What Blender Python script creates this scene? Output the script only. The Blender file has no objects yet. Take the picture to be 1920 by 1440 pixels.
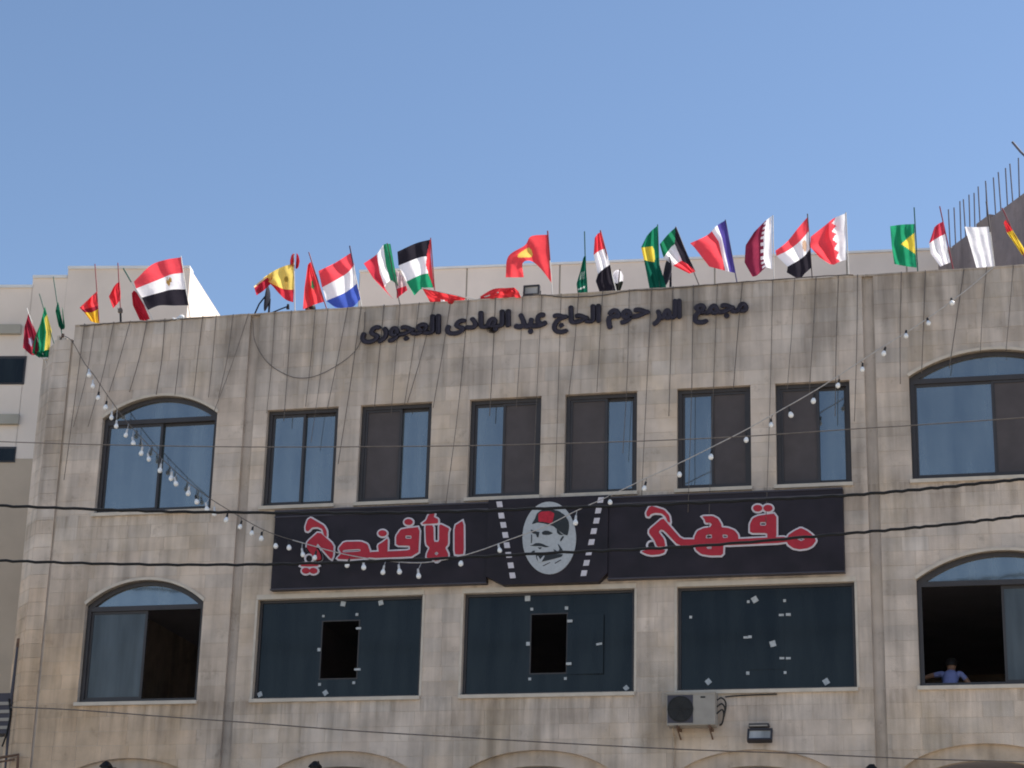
import bpy, bmesh, math, random
from mathutils import Vector, Matrix
from mathutils.geometry import tessellate_polygon
random.seed(7)
scene = bpy.context.scene
COL = scene.collection

# ------------------------------------------------------------------ camera
F_PX, YAW, PITCH, ROLL = 4000.0, -0.24463, 0.32878, 0.02674
CAM = Vector((6.6553, -36.0221, 1.6))
_fwd = Vector((math.sin(YAW)*math.cos(PITCH), math.cos(YAW)*math.cos(PITCH), math.sin(PITCH)))
_r0 = Vector((math.cos(YAW), -math.sin(YAW), 0)); _u0 = _r0.cross(_fwd)
RGT = _r0*math.cos(ROLL) + _u0*math.sin(ROLL); UPV = -_r0*math.sin(ROLL) + _u0*math.cos(ROLL)
cam_d = bpy.data.cameras.new('camera'); cam = bpy.data.objects.new('camera', cam_d); COL.objects.link(cam)
cam_d.sensor_width = 36.0; cam_d.lens = F_PX/1920*36.0; cam_d.clip_end = 3000
m3 = Matrix((RGT, UPV, -_fwd)).transposed()
cam.matrix_world = Matrix.Translation(CAM) @ m3.to_4x4()
scene.camera = cam

# ------------------------------------------------------------------ world, sun, exposure
SUN_EL, SUN_AZ = math.radians(48), math.radians(58)          # azimuth clockwise from +Y
world = bpy.data.worlds.new('World'); scene.world = world; world.use_nodes = True
wn = world.node_tree.nodes; wl = world.node_tree.links
sky = wn.new('ShaderNodeTexSky'); sky.sky_type = 'NISHITA'; sky.sun_disc = False
sky.sun_elevation = SUN_EL; sky.sun_rotation = SUN_AZ
sky.altitude = 700; sky.air_density = 1.0; sky.dust_density = 0.35; sky.ozone_density = 1.6
wn['Background'].inputs[1].default_value = 0.10
wl.new(sky.outputs[0], wn['Background'].inputs[0])
sun_d = bpy.data.lights.new('sun', 'SUN'); sun_d.energy = 5.0; sun_d.angle = math.radians(0.5); sun_d.color = (1.0, 0.94, 0.85)
sun = bpy.data.objects.new('sun', sun_d); COL.objects.link(sun)
sdir = Vector((math.sin(SUN_AZ)*math.cos(SUN_EL), math.cos(SUN_AZ)*math.cos(SUN_EL), math.sin(SUN_EL)))
sun.rotation_euler = sdir.to_track_quat('Z', 'Y').to_euler(); sun.location = (20, 10, 40)
scene.view_settings.view_transform = 'Standard'; scene.view_settings.look = 'None'
scene.view_settings.exposure = 0.70; scene.view_settings.gamma = 1.0
scene.cycles.max_bounces = 6; scene.cycles.use_denoising = True; scene.cycles.filter_width = 1.9

# ------------------------------------------------------------------ helpers
def ray(px, py):
    return (RGT*((px-960)/F_PX) - UPV*((py-720)/F_PX) + _fwd)
def P(px, py, Y=0.0):            # place in the street: where the sight line meets the upright plane y = Y
    v = ray(px, py); return CAM + v*((Y-CAM.y)/v.y)
def PZ(px, py, Z):               # ... meets the level plane z = Z
    v = ray(px, py); return CAM + v*((Z-CAM.z)/v.z)
def px_m(p):                     # metres per photo pixel at a point
    return (p-CAM).dot(_fwd)/F_PX

def hexc(r, g, b):
    f = lambda c: (c/255/12.92 if c/255 <= 0.04045 else ((c/255+0.055)/1.055)**2.4)
    return (f(r), f(g), f(b))

def mat(name, col, rough=0.7, var=0.12, scale=3.0, bump=0.0, bscale=40.0, spec=0.3, metal=0.0, attr=None, stretch=None, streak=0.0):
    m = bpy.data.materials.new(name); m.use_nodes = True
    n = m.node_tree.nodes; l = m.node_tree.links; b = n['Principled BSDF']
    b.inputs['Roughness'].default_value = rough; b.inputs['Metallic'].default_value = metal
    b.inputs['Specular IOR Level'].default_value = spec
    tc = n.new('ShaderNodeTexCoord'); src = tc.outputs['Object']
    geo = n.new('ShaderNodeNewGeometry'); src = geo.outputs['Position']
    mp = n.new('ShaderNodeMapping'); l.new(src, mp.inputs[0])
    if stretch: mp.inputs['Scale'].default_value = stretch
    nz = n.new('ShaderNodeTexNoise'); nz.inputs['Scale'].default_value = scale; nz.inputs['Detail'].default_value = 6
    l.new(mp.outputs[0], nz.inputs['Vector'])
    rp = n.new('ShaderNodeMapRange'); rp.inputs[1].default_value = 0.3; rp.inputs[2].default_value = 0.7
    rp.inputs[3].default_value = 1-var; rp.inputs[4].default_value = 1+var
    l.new(nz.outputs[0], rp.inputs[0])
    if attr:
        a = n.new('ShaderNodeAttribute'); a.attribute_name = attr; cs = a.outputs['Color']
    else:
        a = n.new('ShaderNodeRGB'); a.outputs[0].default_value = (*col, 1); cs = a.outputs[0]
    mx = n.new('ShaderNodeVectorMath'); mx.operation = 'SCALE'
    l.new(cs, mx.inputs[0]); l.new(rp.outputs[0], mx.inputs['Scale'])
    out = mx.outputs[0]
    if streak > 0:                # rain streaks and grime with shapes of their own
        mp2 = n.new('ShaderNodeMapping'); mp2.inputs['Scale'].default_value = (5.0, 5.0, 0.35); l.new(src, mp2.inputs[0])
        n2 = n.new('ShaderNodeTexNoise'); n2.inputs['Scale'].default_value = 1.0; n2.inputs['Detail'].default_value = 5; l.new(mp2.outputs[0], n2.inputs['Vector'])
        n3 = n.new('ShaderNodeTexNoise'); n3.inputs['Scale'].default_value = 0.55; n3.inputs['Detail'].default_value = 4; l.new(src, n3.inputs['Vector'])
        mu = n.new('ShaderNodeMath'); mu.operation = 'MULTIPLY'; l.new(n2.outputs[0], mu.inputs[0]); l.new(n3.outputs[0], mu.inputs[1])
        r2 = n.new('ShaderNodeMapRange'); r2.inputs[1].default_value = 0.2; r2.inputs[2].default_value = 0.42; r2.inputs[3].default_value = 1.06; r2.inputs[4].default_value = 1-streak
        l.new(mu.outputs[0], r2.inputs[0])
        m2 = n.new('ShaderNodeVectorMath'); m2.operation = 'SCALE'; l.new(out, m2.inputs[0]); l.new(r2.outputs[0], m2.inputs['Scale']); out = m2.outputs[0]
        n4 = n.new('ShaderNodeTexNoise'); n4.inputs['Scale'].default_value = 0.7; n4.inputs['Detail'].default_value = 7; n4.inputs['Roughness'].default_value = .65; l.new(mp2.outputs[0], n4.inputs['Vector']); mp3 = n.new('ShaderNodeMapping'); mp3.inputs['Scale'].default_value = (1.0, 1.0, .6); mp3.inputs['Location'].default_value = (3.1, 0, 7.7); l.new(src, mp3.inputs[0]); l.new(mp3.outputs[0], n4.inputs['Vector'])
        r4 = n.new('ShaderNodeMapRange'); r4.inputs[1].default_value = .48; r4.inputs[2].default_value = .68; r4.inputs[3].default_value = 0; r4.inputs[4].default_value = .8; l.new(n4.outputs[0], r4.inputs[0])
        mt = n.new('ShaderNodeMix'); mt.data_type = 'RGBA'; mt.blend_type = 'MULTIPLY'; l.new(r4.outputs[0], mt.inputs[0]); l.new(out, mt.inputs[6]); mt.inputs[7].default_value = (.97, .91, .79, 1); out = mt.outputs[2]
        # grime washed down from the parapet and from under the sills
        sp = n.new('ShaderNodeSeparateXYZ'); l.new(src, sp.inputs[0]); acc = None
        for zt_, dz_, k_ in ((15.97, 1.0, .75), (12.07, .75, .9), (8.47, .8, .9), (10.3, .25, .0)):
            ra = n.new('ShaderNodeMapRange'); ra.inputs[1].default_value = zt_-dz_; ra.inputs[2].default_value = zt_; ra.inputs[3].default_value = 0; ra.inputs[4].default_value = k_; l.new(sp.outputs[2], ra.inputs[0])
            lt = n.new('ShaderNodeMath'); lt.operation = 'LESS_THAN'; lt.inputs[1].default_value = zt_+.02; l.new(sp.outputs[2], lt.inputs[0])
            mm = n.new('ShaderNodeMath'); mm.operation = 'MULTIPLY'; l.new(ra.outputs[0], mm.inputs[0]); l.new(lt.outputs[0], mm.inputs[1])
            if acc is None: acc = mm.outputs[0]
            else:
                ad = n.new('ShaderNodeMath'); ad.operation = 'MAXIMUM'; l.new(acc, ad.inputs[0]); l.new(mm.outputs[0], ad.inputs[1]); acc = ad.outputs[0]
        mp5 = n.new('ShaderNodeMapping'); mp5.inputs['Scale'].default_value = (9.0, 9.0, .8); l.new(src, mp5.inputs[0])
        n5 = n.new('ShaderNodeTexNoise'); n5.inputs['Scale'].default_value = 1.0; n5.inputs['Detail'].default_value = 6; n5.inputs['Roughness'].default_value = .7; l.new(mp5.outputs[0], n5.inputs['Vector'])
        r5 = n.new('ShaderNodeMapRange'); r5.inputs[1].default_value = .42; r5.inputs[2].default_value = .72; r5.inputs[3].default_value = 0; r5.inputs[4].default_value = 1; l.new(n5.outputs[0], r5.inputs[0])
        m6 = n.new('ShaderNodeMath'); m6.operation = 'MULTIPLY'; l.new(acc, m6.inputs[0]); l.new(r5.outputs[0], m6.inputs[1])
        # dark blotches of lichen and soot
        n7 = n.new('ShaderNodeTexNoise'); n7.inputs['Scale'].default_value = 2.6; n7.inputs['Detail'].default_value = 8; n7.inputs['Roughness'].default_value = .75; l.new(src, n7.inputs['Vector'])
        r7 = n.new('ShaderNodeMapRange'); r7.inputs[1].default_value = .56; r7.inputs[2].default_value = .74; r7.inputs[3].default_value = 0; r7.inputs[4].default_value = .8; l.new(n7.outputs[0], r7.inputs[0])
        m8 = n.new('ShaderNodeMath'); m8.operation = 'MAXIMUM'; l.new(m6.outputs[0], m8.inputs[0]); l.new(r7.outputs[0], m8.inputs[1])
        mg = n.new('ShaderNodeMix'); mg.data_type = 'RGBA'; mg.blend_type = 'MULTIPLY'; l.new(m8.outputs[0], mg.inputs[0]); l.new(out, mg.inputs[6]); mg.inputs[7].default_value = (.56, .54, .51, 1); out = mg.outputs[2]
    l.new(out, b.inputs['Base Color'])
    if bump > 0:
        nb = n.new('ShaderNodeTexNoise'); nb.inputs['Scale'].default_value = bscale; nb.inputs['Detail'].default_value = 5; l.new(src, nb.inputs['Vector'])
        bp = n.new('ShaderNodeBump'); bp.inputs['Strength'].default_value = bump; bp.inputs['Distance'].default_value = 0.02
        l.new(nb.outputs[0], bp.inputs['Height']); l.new(bp.outputs[0], b.inputs['Normal'])
    return m

def glass_mat(name, col, ior, wav=0.06, rough=0.04, dust=0.0):
    m = mat(name, col, rough, 0.6, 1.3, spec=0.5, stretch=(2.5, 1, .35))
    n = m.node_tree.nodes; l = m.node_tree.links; b = n['Principled BSDF']
    b.inputs['IOR'].default_value = ior
    geo = n.new('ShaderNodeNewGeometry'); nb = n.new('ShaderNodeTexNoise'); nb.inputs['Scale'].default_value = 1.6; l.new(geo.outputs['Position'], nb.inputs['Vector'])
    bp = n.new('ShaderNodeBump'); bp.inputs['Strength'].default_value = wav; bp.inputs['Distance'].default_value = 0.1
    l.new(nb.outputs[0], bp.inputs['Height']); l.new(bp.outputs[0], b.inputs['Normal'])
    return m

def cloth_mat():
    m = bpy.data.materials.new('flag_cloth'); m.use_nodes = True
    n = m.node_tree.nodes; l = m.node_tree.links; n.remove(n['Principled BSDF'])
    a = n.new('ShaderNodeAttribute'); a.attribute_name = 'Col'
    geo = n.new('ShaderNodeNewGeometry'); nz = n.new('ShaderNodeTexNoise'); nz.inputs['Scale'].default_value = 9; nz.inputs['Detail'].default_value = 4; l.new(geo.outputs['Position'], nz.inputs['Vector'])
    bp = n.new('ShaderNodeBump'); bp.inputs['Strength'].default_value = 0.35; bp.inputs['Distance'].default_value = 0.05; l.new(nz.outputs[0], bp.inputs['Height'])
    d = n.new('ShaderNodeBsdfDiffuse'); t = n.new('ShaderNodeBsdfTranslucent')
    for s in (d, t): l.new(a.outputs['Color'], s.inputs[0]); l.new(bp.outputs[0], s.inputs['Normal'])
    mx = n.new('ShaderNodeMixShader'); mx.inputs[0].default_value = 0.5
    l.new(d.outputs[0], mx.inputs[1]); l.new(t.outputs[0], mx.inputs[2]); l.new(mx.outputs[0], n['Material Output'].inputs[0])
    return m

M = {
 'stone': mat('limestone_cladding', (.38,.33,.29), .85, .17, 1.7, .35, 60, attr='Col', streak=.42),
 'mortar': mat('mortar_and_reveal', (.51,.425,.355), .9, .12, 4, .2, 50, streak=.35),
 'trim': mat('pale_stone_trim', (.58,.51,.43), .8, .10, 5, .15, 60),
 'channel': mat('channel_render', (.47,.40,.345), .9, .12, 3, .2, 40, streak=.3),
 'frame': mat('bronze_aluminium', (.045,.04,.042), .45, .1, 3, spec=.4),
 'glass': glass_mat('blue_reflective_glass', (.066,.078,.078), 2.75, wav=.035, rough=.07),
 'bigglass': glass_mat('dark_tinted_glass', (.010,.012,.012), 1.40, wav=.015, rough=.16),
 'dusty': glass_mat('dusty_glass', (.05,.06,.068), 1.6, rough=.3),
 'screen': mat('insect_screen', (.085,.073,.075), .8, .1, 4),
 'interior': mat('dark_room_paint', (.45,.42,.44), .9, .1, 1),
 'sign': mat('black_sign_panel', (.020,.015,.021), .5, .35, 2, spec=.25),
 'signedge': mat('sign_edge_metal', (.06,.055,.07), .5, .1, 3),
 'red': mat('sign_red', (.42,.022,.038), .45, .1, 8),
 'white': mat('sign_white', (.62,.58,.62), .5, .08, 8),
 'oval': mat('emblem_pale_grey', (.43,.45,.47), .6, .08, 20),
 'ink': mat('emblem_ink', (.03,.035,.04), .6, .1, 20),
 'fezred': mat('emblem_red', (.45,.02,.04), .6, .2, 20),
 'letter': mat('painted_letter', (.035,.03,.045), .6, .15, 10),
 'letterback': mat('letter_plaster', (.42,.41,.40), .85, .12, 6),
 'black': mat('black_rubber', (.012,.012,.013), .6, .1, 10),
 'wire': mat('weathered_wire', (.14,.12,.107), .8, .2, 10),
 'wirelight': mat('pale_festoon_cord', (.48,.45,.43), .7, .15, 20),
 'socket': mat('bulb_socket', (.03,.028,.028), .6, .1, 20),
 'sockett': mat('bulb_cap_white', (.55,.55,.56), .6, .1, 20),
 'bulb': mat('white_bulb_glass', (.88,.88,.88), .15, .02, 20, spec=.6),
 'sticker': mat('paper_sticker', (.45,.47,.48), .7, .15, 20),
 'acwhite': mat('grey_white_enamel', (.33,.30,.265), .5, .08, 6),
 'acdark': mat('dark_grille', (.03,.03,.031), .6, .1, 10),
 'rust': mat('rusty_steel', (.14,.085,.06), .85, .3, 15),
 'plaster': mat('off_white_render', (.77,.665,.575), .85, .08, .8, .1, 30),
 'plastertan': mat('tan_render', (.52,.42,.32), .88, .08, 1.2, .15, 30),
 'band': mat('dull_beige_paint', (.40,.37,.31), .85, .08, 2),  # plain beige, darker than the rendered walls
 'concrete': mat('raw_concrete', (.24,.20,.195), .9, .18, 1.4, .3, 20, streak=.3),
 'coping': mat('white_coping', (.75,.74,.72), .8, .05, 3),
 'rebar': mat('rebar_steel', (.10,.10,.13), .7, .2, 5),
 'dish': mat('dark_dish_paint', (.02,.022,.034), .8, .1, 6, spec=.1),
 'polew': mat('pale_pole', (.60,.58,.55), .6, .1, 8),
 'poled': mat('dark_pole', (.10,.085,.08), .6, .15, 8),
 'poler': mat('red_sleeve_pole', (.22,.03,.04), .6, .15, 8),
 'poleg': mat('green_sleeve_pole', (.02,.09,.07), .6, .15, 8),
 'poleb': mat('navy_sleeve_pole', (.05,.045,.12), .6, .15, 8),
 'lampglass': glass_mat('floodlight_glass', (.36,.35,.33), 1.3, rough=.4),
 'skin': mat('skin', (.36,.20,.13), .6, .08, 20),
 'hair': mat('black_hair', (.015,.012,.011), .6, .2, 40),
 'shirtblue': mat('blue_shirt', (.24,.27,.52), .85, .08, 15),
 'shirtdark': mat('dark_shirt', (.03,.03,.035), .85, .1, 15),
 'trouser': mat('dark_trousers', (.03,.032,.045), .85, .1, 15),
 'clothwhite': mat('white_cotton', (.80,.80,.80), .85, .05, 15, .2, 30),
 'asphalt': mat('asphalt', (.12,.112,.10), .9, .2, .8, .3, 60),
 'paving': mat('limestone_paving', (.46,.40,.32), .9, .12, 1.0, .2, 40),
 'dust': mat('dusty_ground', (.44,.37,.28), .95, .15, .15),
}
M['flag'] = cloth_mat()

def link(o, parent=None):
    COL.objects.link(o)
    if parent is not None: o.parent = parent
    return o
def mk(name, verts, faces, m, parent=None, smooth=False):
    me = bpy.data.meshes.new(name); me.from_pydata([tuple(v) for v in verts], [], faces); me.update()
    ms = m if isinstance(m, (list, tuple)) else [m]
    for x in ms: me.materials.append(x)
    if smooth: me.polygons.foreach_set('use_smooth', [True]*len(me.polygons))
    o = bpy.data.objects.new(name, me); link(o, parent)
    if parent is not None:       # children are written in world space; parents may sit at their base point
        o.matrix_parent_inverse = Matrix.Translation(-wloc(parent))
    return o
def wloc(o):
    v = Vector((0, 0, 0))
    if o.parent is None: return o.location.copy()
    return v                      # parts keep their origin at the world origin
def tag(o, label=None, cat=None, group=None, kind=None):
    if label: o['label'] = label
    if cat: o['category'] = cat
    if group: o['group'] = group
    if kind: o['kind'] = kind
    return o
def empty(name, loc, label, cat, group=None):
    o = bpy.data.objects.new(name, None); o.location = loc; o.empty_display_size = .2; COL.objects.link(o)
    return tag(o, label, cat, group)

class G:                          # a small geometry collector
    def __init__(s): s.v = []; s.f = []; s.mi = []
    def add(s, v, f, mi=0):
        k = len(s.v); s.v += [Vector(x) for x in v]; s.f += [tuple(i+k for i in q) for q in f]; s.mi += [mi]*len(f); return s
    def box(s, x0, x1, y0, y1, z0, z1, mi=0):
        v = [(x, y, z) for x in (x0, x1) for y in (y0, y1) for z in (z0, z1)]
        return s.add(v, [(0,1,3,2),(4,6,7,5),(0,4,5,1),(2,3,7,6),(0,2,6,4),(1,5,7,3)], mi)
    def tube(s, pts, r, n=8, mi=0, cap=True):
        pts = [Vector(p) for p in pts]; rr = r if isinstance(r, (list, tuple)) else [r]*len(pts); v = []; f = []
        for i, p in enumerate(pts):
            t = (pts[min(i+1, len(pts)-1)]-pts[max(i-1, 0)]).normalized()
            a = t.cross(Vector((0, 1, 0)) if abs(t.y) < .9 else Vector((1, 0, 0))).normalized(); b = t.cross(a)
            for k in range(n):
                an = 2*math.pi*k/n; v.append(p+(a*math.cos(an)+b*math.sin(an))*rr[i])
        for i in range(len(pts)-1):
            for k in range(n):
                f.append((i*n+k, i*n+(k+1) % n, (i+1)*n+(k+1) % n, (i+1)*n+k))
        if cap: f.append(tuple(range(n))[::-1]); f.append(tuple(range((len(pts)-1)*n, len(pts)*n)))
        return s.add(v, f, mi)
    def lathe(s, prof, c=(0, 0, 0), ax='z', n=16, mi=0):
        v = []; f = []; c = Vector(c)
        for r, h in prof:
            for k in range(n):
                an = 2*math.pi*k/n; q = Vector((r*math.cos(an), r*math.sin(an), h))
                if ax == 'y': q = Vector((q.x, q.z, q.y))
                v.append(c+q)
        for i in range(len(prof)-1):
            for k in range(n): f.append((i*n+k, i*n+(k+1) % n, (i+1)*n+(k+1) % n, (i+1)*n+k))
        return s.add(v, f, mi)
    def ell(s, c, r, n=16, m=10, mi=0, rot=None, zmin=-1.0):
        v = []; f = []; c = Vector(c)
        for i in range(m+1):
            ph = math.acos(zmin) * (1-i/m)
            for k in range(n):
                an = 2*math.pi*k/n; q = Vector((r[0]*math.sin(ph)*math.cos(an), r[1]*math.sin(ph)*math.sin(an), r[2]*math.cos(ph)))
                if rot: q = rot @ q
                v.append(c+q)
        for i in range(m):
            for k in range(n): f.append((i*n+k, i*n+(k+1) % n, (i+1)*n+(k+1) % n, (i+1)*n+k))
        return s.add(v, f, mi)
    def prism(s, loops, y0, y1, mi=0):  # loops of (x, z): first outer, others holes; front at y0, back at y1
        tris = tessellate_polygon([[Vector((a, b, 0)) for a, b in lp] for lp in loops])
        flat = [p for lp in loops for p in lp]; n = len(flat)
        v = [(a, y0, b) for a, b in flat]+[(a, y1, b) for a, b in flat]; f = []
        for t in tris:
            a, b, c = [Vector((*flat[i], 0)) for i in t]
            t = tuple(t) if (b-a).cross(c-a).z > 0 else tuple(t)[::-1]
            f.append(t); f.append(tuple(i+n for i in t[::-1]))
        k = 0
        for lp in loops:
            ar = sum(lp[i][0]*lp[(i+1) % len(lp)][1]-lp[(i+1) % len(lp)][0]*lp[i][1] for i in range(len(lp)))
            outer = lp is loops[0]
            for i in range(len(lp)):
                j = (i+1) % len(lp); q = (k+i, k+i+n, k+j+n, k+j)
                f.append(q if ((ar > 0) == outer) else q[::-1])
            k += len(lp)
        return s.add(v, f, mi)
    def obj(s, name, m, parent=None, smooth=False):
        o = mk(name, s.v, s.f, m, parent, smooth)
        if any(s.mi): o.data.polygons.foreach_set('material_index', s.mi)
        return o

def crom(pts, n):                 # smooth curve through points, n samples in all
    pts = [Vector(p) for p in pts]
    if len(pts) == 2: return [pts[0].lerp(pts[1], i/(n-1)) for i in range(n)]
    q = [pts[0]*2-pts[1]]+pts+[pts[-1]*2-pts[-2]]; out = []
    for i in range(n):
        t = i/(n-1)*(len(pts)-1); k = min(int(t), len(pts)-2); t -= k
        a, b, c, d = q[k:k+4]
        out.append(.5*((2*b)+(c-a)*t+(2*a-5*b+4*c-d)*t*t+(3*b-a-3*c+d)*t**3))
    return out

# ------------------------------------------------------------------ ground: unseen street, paled to bounce sunlight onto the facade
def sheet(name, x0, x1, y0, y1, z, m):
    o = mk(name, [(x0,y0,z),(x1,y0,z),(x1,y1,z),(x0,y1,z)], [(0,1,2,3)], m); o['kind'] = 'structure'; return o
sheet('ground', -1500, 1500, -1500, 1500, -.02, M['dust'])
sheet('road', -400, 400, -19, -9, -.012, M['asphalt'])
g = G().box(-400, 400, -9, -.0, -.1, .12); o = g.obj('pavement', M['paving']); o['kind'] = 'structure'
g = G().box(-400, 400, -60, -19, -.1, .12); o = g.obj('far_pavement', M['paving']); o['kind'] = 'structure'

# ------------------------------------------------------------------ main building
ZP, ZWT, ZUS, ZBT, ZLS, ZR = 15.955, 14.006, 12.113, 10.354, 8.513, 14.95
XL, XA0, XA1, XB0, XB1, XR = -11.19, -7.54, -7.345, 4.075, 4.275, 9.6
WALL_T = 0.28
bld = empty('stone_building', (0, 3, 0), 'weathered grey beige stone building with arched windows and flags along its parapet', 'building')

WIN = [(-7.072,-5.667),(-5.231,-3.853),(-3.127,-1.777),(-1.329,0.0),(0.730,2.052),(2.496,3.807)]
BIG = [(-7.007,-3.884),(-3.116,-0.024),(0.733,3.798)]
ARCH = [(-10.42,-8.08,ZUS,ZWT,.40),(-10.42,-8.08,ZLS,ZBT,.44),(4.843,7.70,ZUS,ZWT,.42),(4.843,7.70,ZLS,ZBT,.46)]
GARC = [(-9.32,7.49),(-5.27,7.57),(-1.72,7.54),(2.05,7.50),(5.85,7.55)]
GHW, GRISE = 1.5, .72

def arch_top(x, xl, xr, zs, rise):           # segmental arch
    hw = (xr-xl)/2; R = (hw*hw+rise*rise)/(2*rise); d = x-(xl+xr)/2
    return zs+math.sqrt(max(R*R-d*d, 0))-(R-rise)
def arch_loop(xl, xr, zb, zs, rise, n=24, pad=0.0):
    lp = [(xl, zb), (xr, zb)]
    for i in range(n+1):
        x = xr+(xl-xr)*i/n; lp.append((x, arch_top(x, xl, xr, zs, rise)))
    return lp
def gtop(x, cx, zt, hw=GHW, rise=GRISE):
    d = (x-cx)/hw
    return zt-rise+rise*math.sqrt(max(1-d*d, 0))
def garc_loop(cx, zt, hw, rise, zb, n=28):
    lp = [(cx-hw, zb), (cx+hw, zb)]
    for i in range(n+1):
        an = math.pi*i/n; lp.append((cx+hw*math.cos(an), zt-rise+rise*math.sin(an)))
    return lp

wall = None
bays = [(XL, XA0), (XA1, XB0), (XB1, XR)]
for k, (x0, x1) in enumerate(bays):
    holes = []
    for a, b in WIN:
        if x0 < a < x1: holes.append([(a, ZUS), (b, ZUS), (b, ZWT), (a, ZWT)])
    for a, b in BIG:
        if x0 < a < x1: holes.append([(a, ZLS), (b, ZLS), (b, ZBT), (a, ZBT)])
    for a, b, zb, zs, r in ARCH:
        if x0 < a < x1: holes.append(arch_loop(a, b, zb, zs, r))
    for c, zt in GARC:
        if x0 < c < x1: holes.append(garc_loop(c, zt, GHW, GRISE, .14))
    g = G(); g.prism([[(x0, .12), (x1, .12), (x1, ZP-.004), (x0, ZP-.004)]]+holes, .0045, WALL_T)
    o = g.obj('wall', M['mortar'], bld)
    if k == 1: wall = o
    bays[k] = (x0, x1, o)
# recessed rain channels between the bays
for a, b in ((XA0, XA1), (XB0, XB1)):
    G().box(a, b, .065, WALL_T, .12, ZP-.004).obj('recessed_channel', M['channel'], bld)
# lower corner pillar and splayed corner wall on the left
G().box(-11.60, -11.235, .012, .4, .12, 15.69).obj('corner_pillar', M['mortar'], bld)
G().box(-11.235, XL, .03, .35, .12, 15.62).obj('recessed_channel', M['channel'], bld)
g = G(); g.add([(-11.60,.012,.12),(-12.05,.5,.12),(-12.05,.5,15.62),(-11.60,.012,15.62),(-11.6,.4,.12),(-12.05,.9,.12),(-12.05,.9,15.62),(-11.6,.4,15.62)],
  [(1,0,3,2),(4,5,6,7),(2,3,7,6),(5,1,2,6)]); g.obj('splayed_corner', M['mortar'], bld)
# roof slab, inner floors, back and sides
for z in (ZR, 11.25, 7.68): G().box(-11.1, 9.5, WALL_T, 11.7, z-.25, z).obj('floor_slab', M['interior'], bld)
G().prism([[(-11.9, .12), (9.6, .12), (9.6, ZP), (-11.9, ZP)]]+[[(c-1.3, z), (c+1.3, z), (c+1.3, z+1.7), (c-1.3, z+1.7)] for c in (-9.3, -5.2, -1.7, 1.8, 6.4) for z in (8.3,)], 11.7, 12.0).obj('back_wall', M['plaster'], bld)  # unseen rear openings, added to let daylight into the rooms
G().box(-11.19, -10.9, WALL_T, 11.7, .12, ZP-.01).obj('side_wall', M['mortar'], bld)
G().box(9.3, 9.6, WALL_T, 11.7, .12, ZP-.01).obj('side_wall', M['mortar'], bld)
for xa in (-7.6, 4.1): G().box(xa, xa+.15, WALL_T, 11.7, .12, ZR-.25).obj('partition', M['interior'], bld)
# coping: uneven cement cap along the parapet, in lengths
xs = [XL, -7.45, -3.5, .6, XB0+.05, 7.0, XR]
for i in range(len(xs)-1):
    g = G(); n = 14; a, b = xs[i]+.004, xs[i+1]-.004; v = []; f = []
    for k in range(n+1):
        x = a+(b-a)*k/n; h = .018+.014*random.random()
        v += [(x, -.012, ZP-.006), (x, -.012, ZP+h), (x, WALL_T+.02, ZP+h), (x, WALL_T+.02, ZP-.006)]
    for k in range(n):
        for j in range(4): f.append((k*4+j, k*4+(j+1) % 4, k*4+4+(j+1) % 4, k*4+4+j))
    f += [(3,2,1,0), (n*4, n*4+1, n*4+2, n*4+3)]
    g.add(v, f); g.obj('coping', M['mortar'], bld)

# ---- stones: every course cut round the openings
def levels(a, b, n): return [a+(b-a)*i/n for i in range(n)]
LV = levels(6.14, ZLS, 9)+levels(ZLS, ZBT, 7)+levels(ZBT, ZUS, 7)+levels(ZUS, ZWT, 7)+levels(ZWT, ZP, 7)+[ZP]
stones = []                        # (bay, loop)
J = .003
for bi, (x0, x1, wobj) in enumerate(bays):
    for ci in range(len(LV)-1):
        z0, z1 = LV[ci]+J, LV[ci+1]-J
        cuts = []                  # closed intervals without stone, and curved ones
        curves = []
        for a, b in WIN:
            if x0 < a < x1 and ZUS-.01 < (z0+z1)/2 < ZWT: cuts.append((a, b))
        for a, b in BIG:
            if x0 < a < x1 and ZLS-.01 < (z0+z1)/2 < ZBT: cuts.append((a, b))
        for a, b, zb, zs, r in ARCH:
            if x0 < a < x1:
                if zb-.01 < (z0+z1)/2 < zs: cuts.append((a, b))
                elif zs <= (z0+z1)/2 and z0 < zs+r: curves.append((a, b, lambda x, a=a, b=b, zs=zs, r=r: arch_top(x, a, b, zs, r)))
        for c, zt in GARC:
            if x0 < c < x1:
                if (z0+z1)/2 < zt-GRISE: cuts.append((c-GHW, c+GHW))
                elif z0 < zt: curves.append((c-GHW, c+GHW, lambda x, c=c, zt=zt: gtop(x, c, zt)))
        marks = sorted([x0, x1]+[c for ab in cuts for c in ab]+[v for a, b, _ in curves for v in (a, (a+b)/2, b)])
        for s0, s1 in zip(marks[:-1], marks[1:]):
            mid = (s0+s1)/2
            if s1-s0 < .03 or any(a < mid < b for a, b in cuts): continue
            fn = next((f_ for a, b, f_ in curves if a < mid < b), None)
            L = s1-s0; n = max(1, round(L/random.uniform(.42, .58))); w = [random.uniform(.75, 1.25) for _ in range(n)]
            t = s0
            for q in w:
                e = t+L*q/sum(w); a, b = t+J, e-J; t = e
                if b-a < .02: continue
                if fn is None: lp = [(a, z0), (b, z0), (b, z1), (a, z1)]
                else:
                    cols = [(a+(b-a)*i/6, max(z0, fn(a+(b-a)*i/6))) for i in range(7)]
                    cols = [c for c in cols if c[1] < z1-.004]
                    if len(cols) < 2: continue
                    lp = cols+[(cols[-1][0], z1), (cols[0][0], z1)]
                stones.append((bi, lp))
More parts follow.
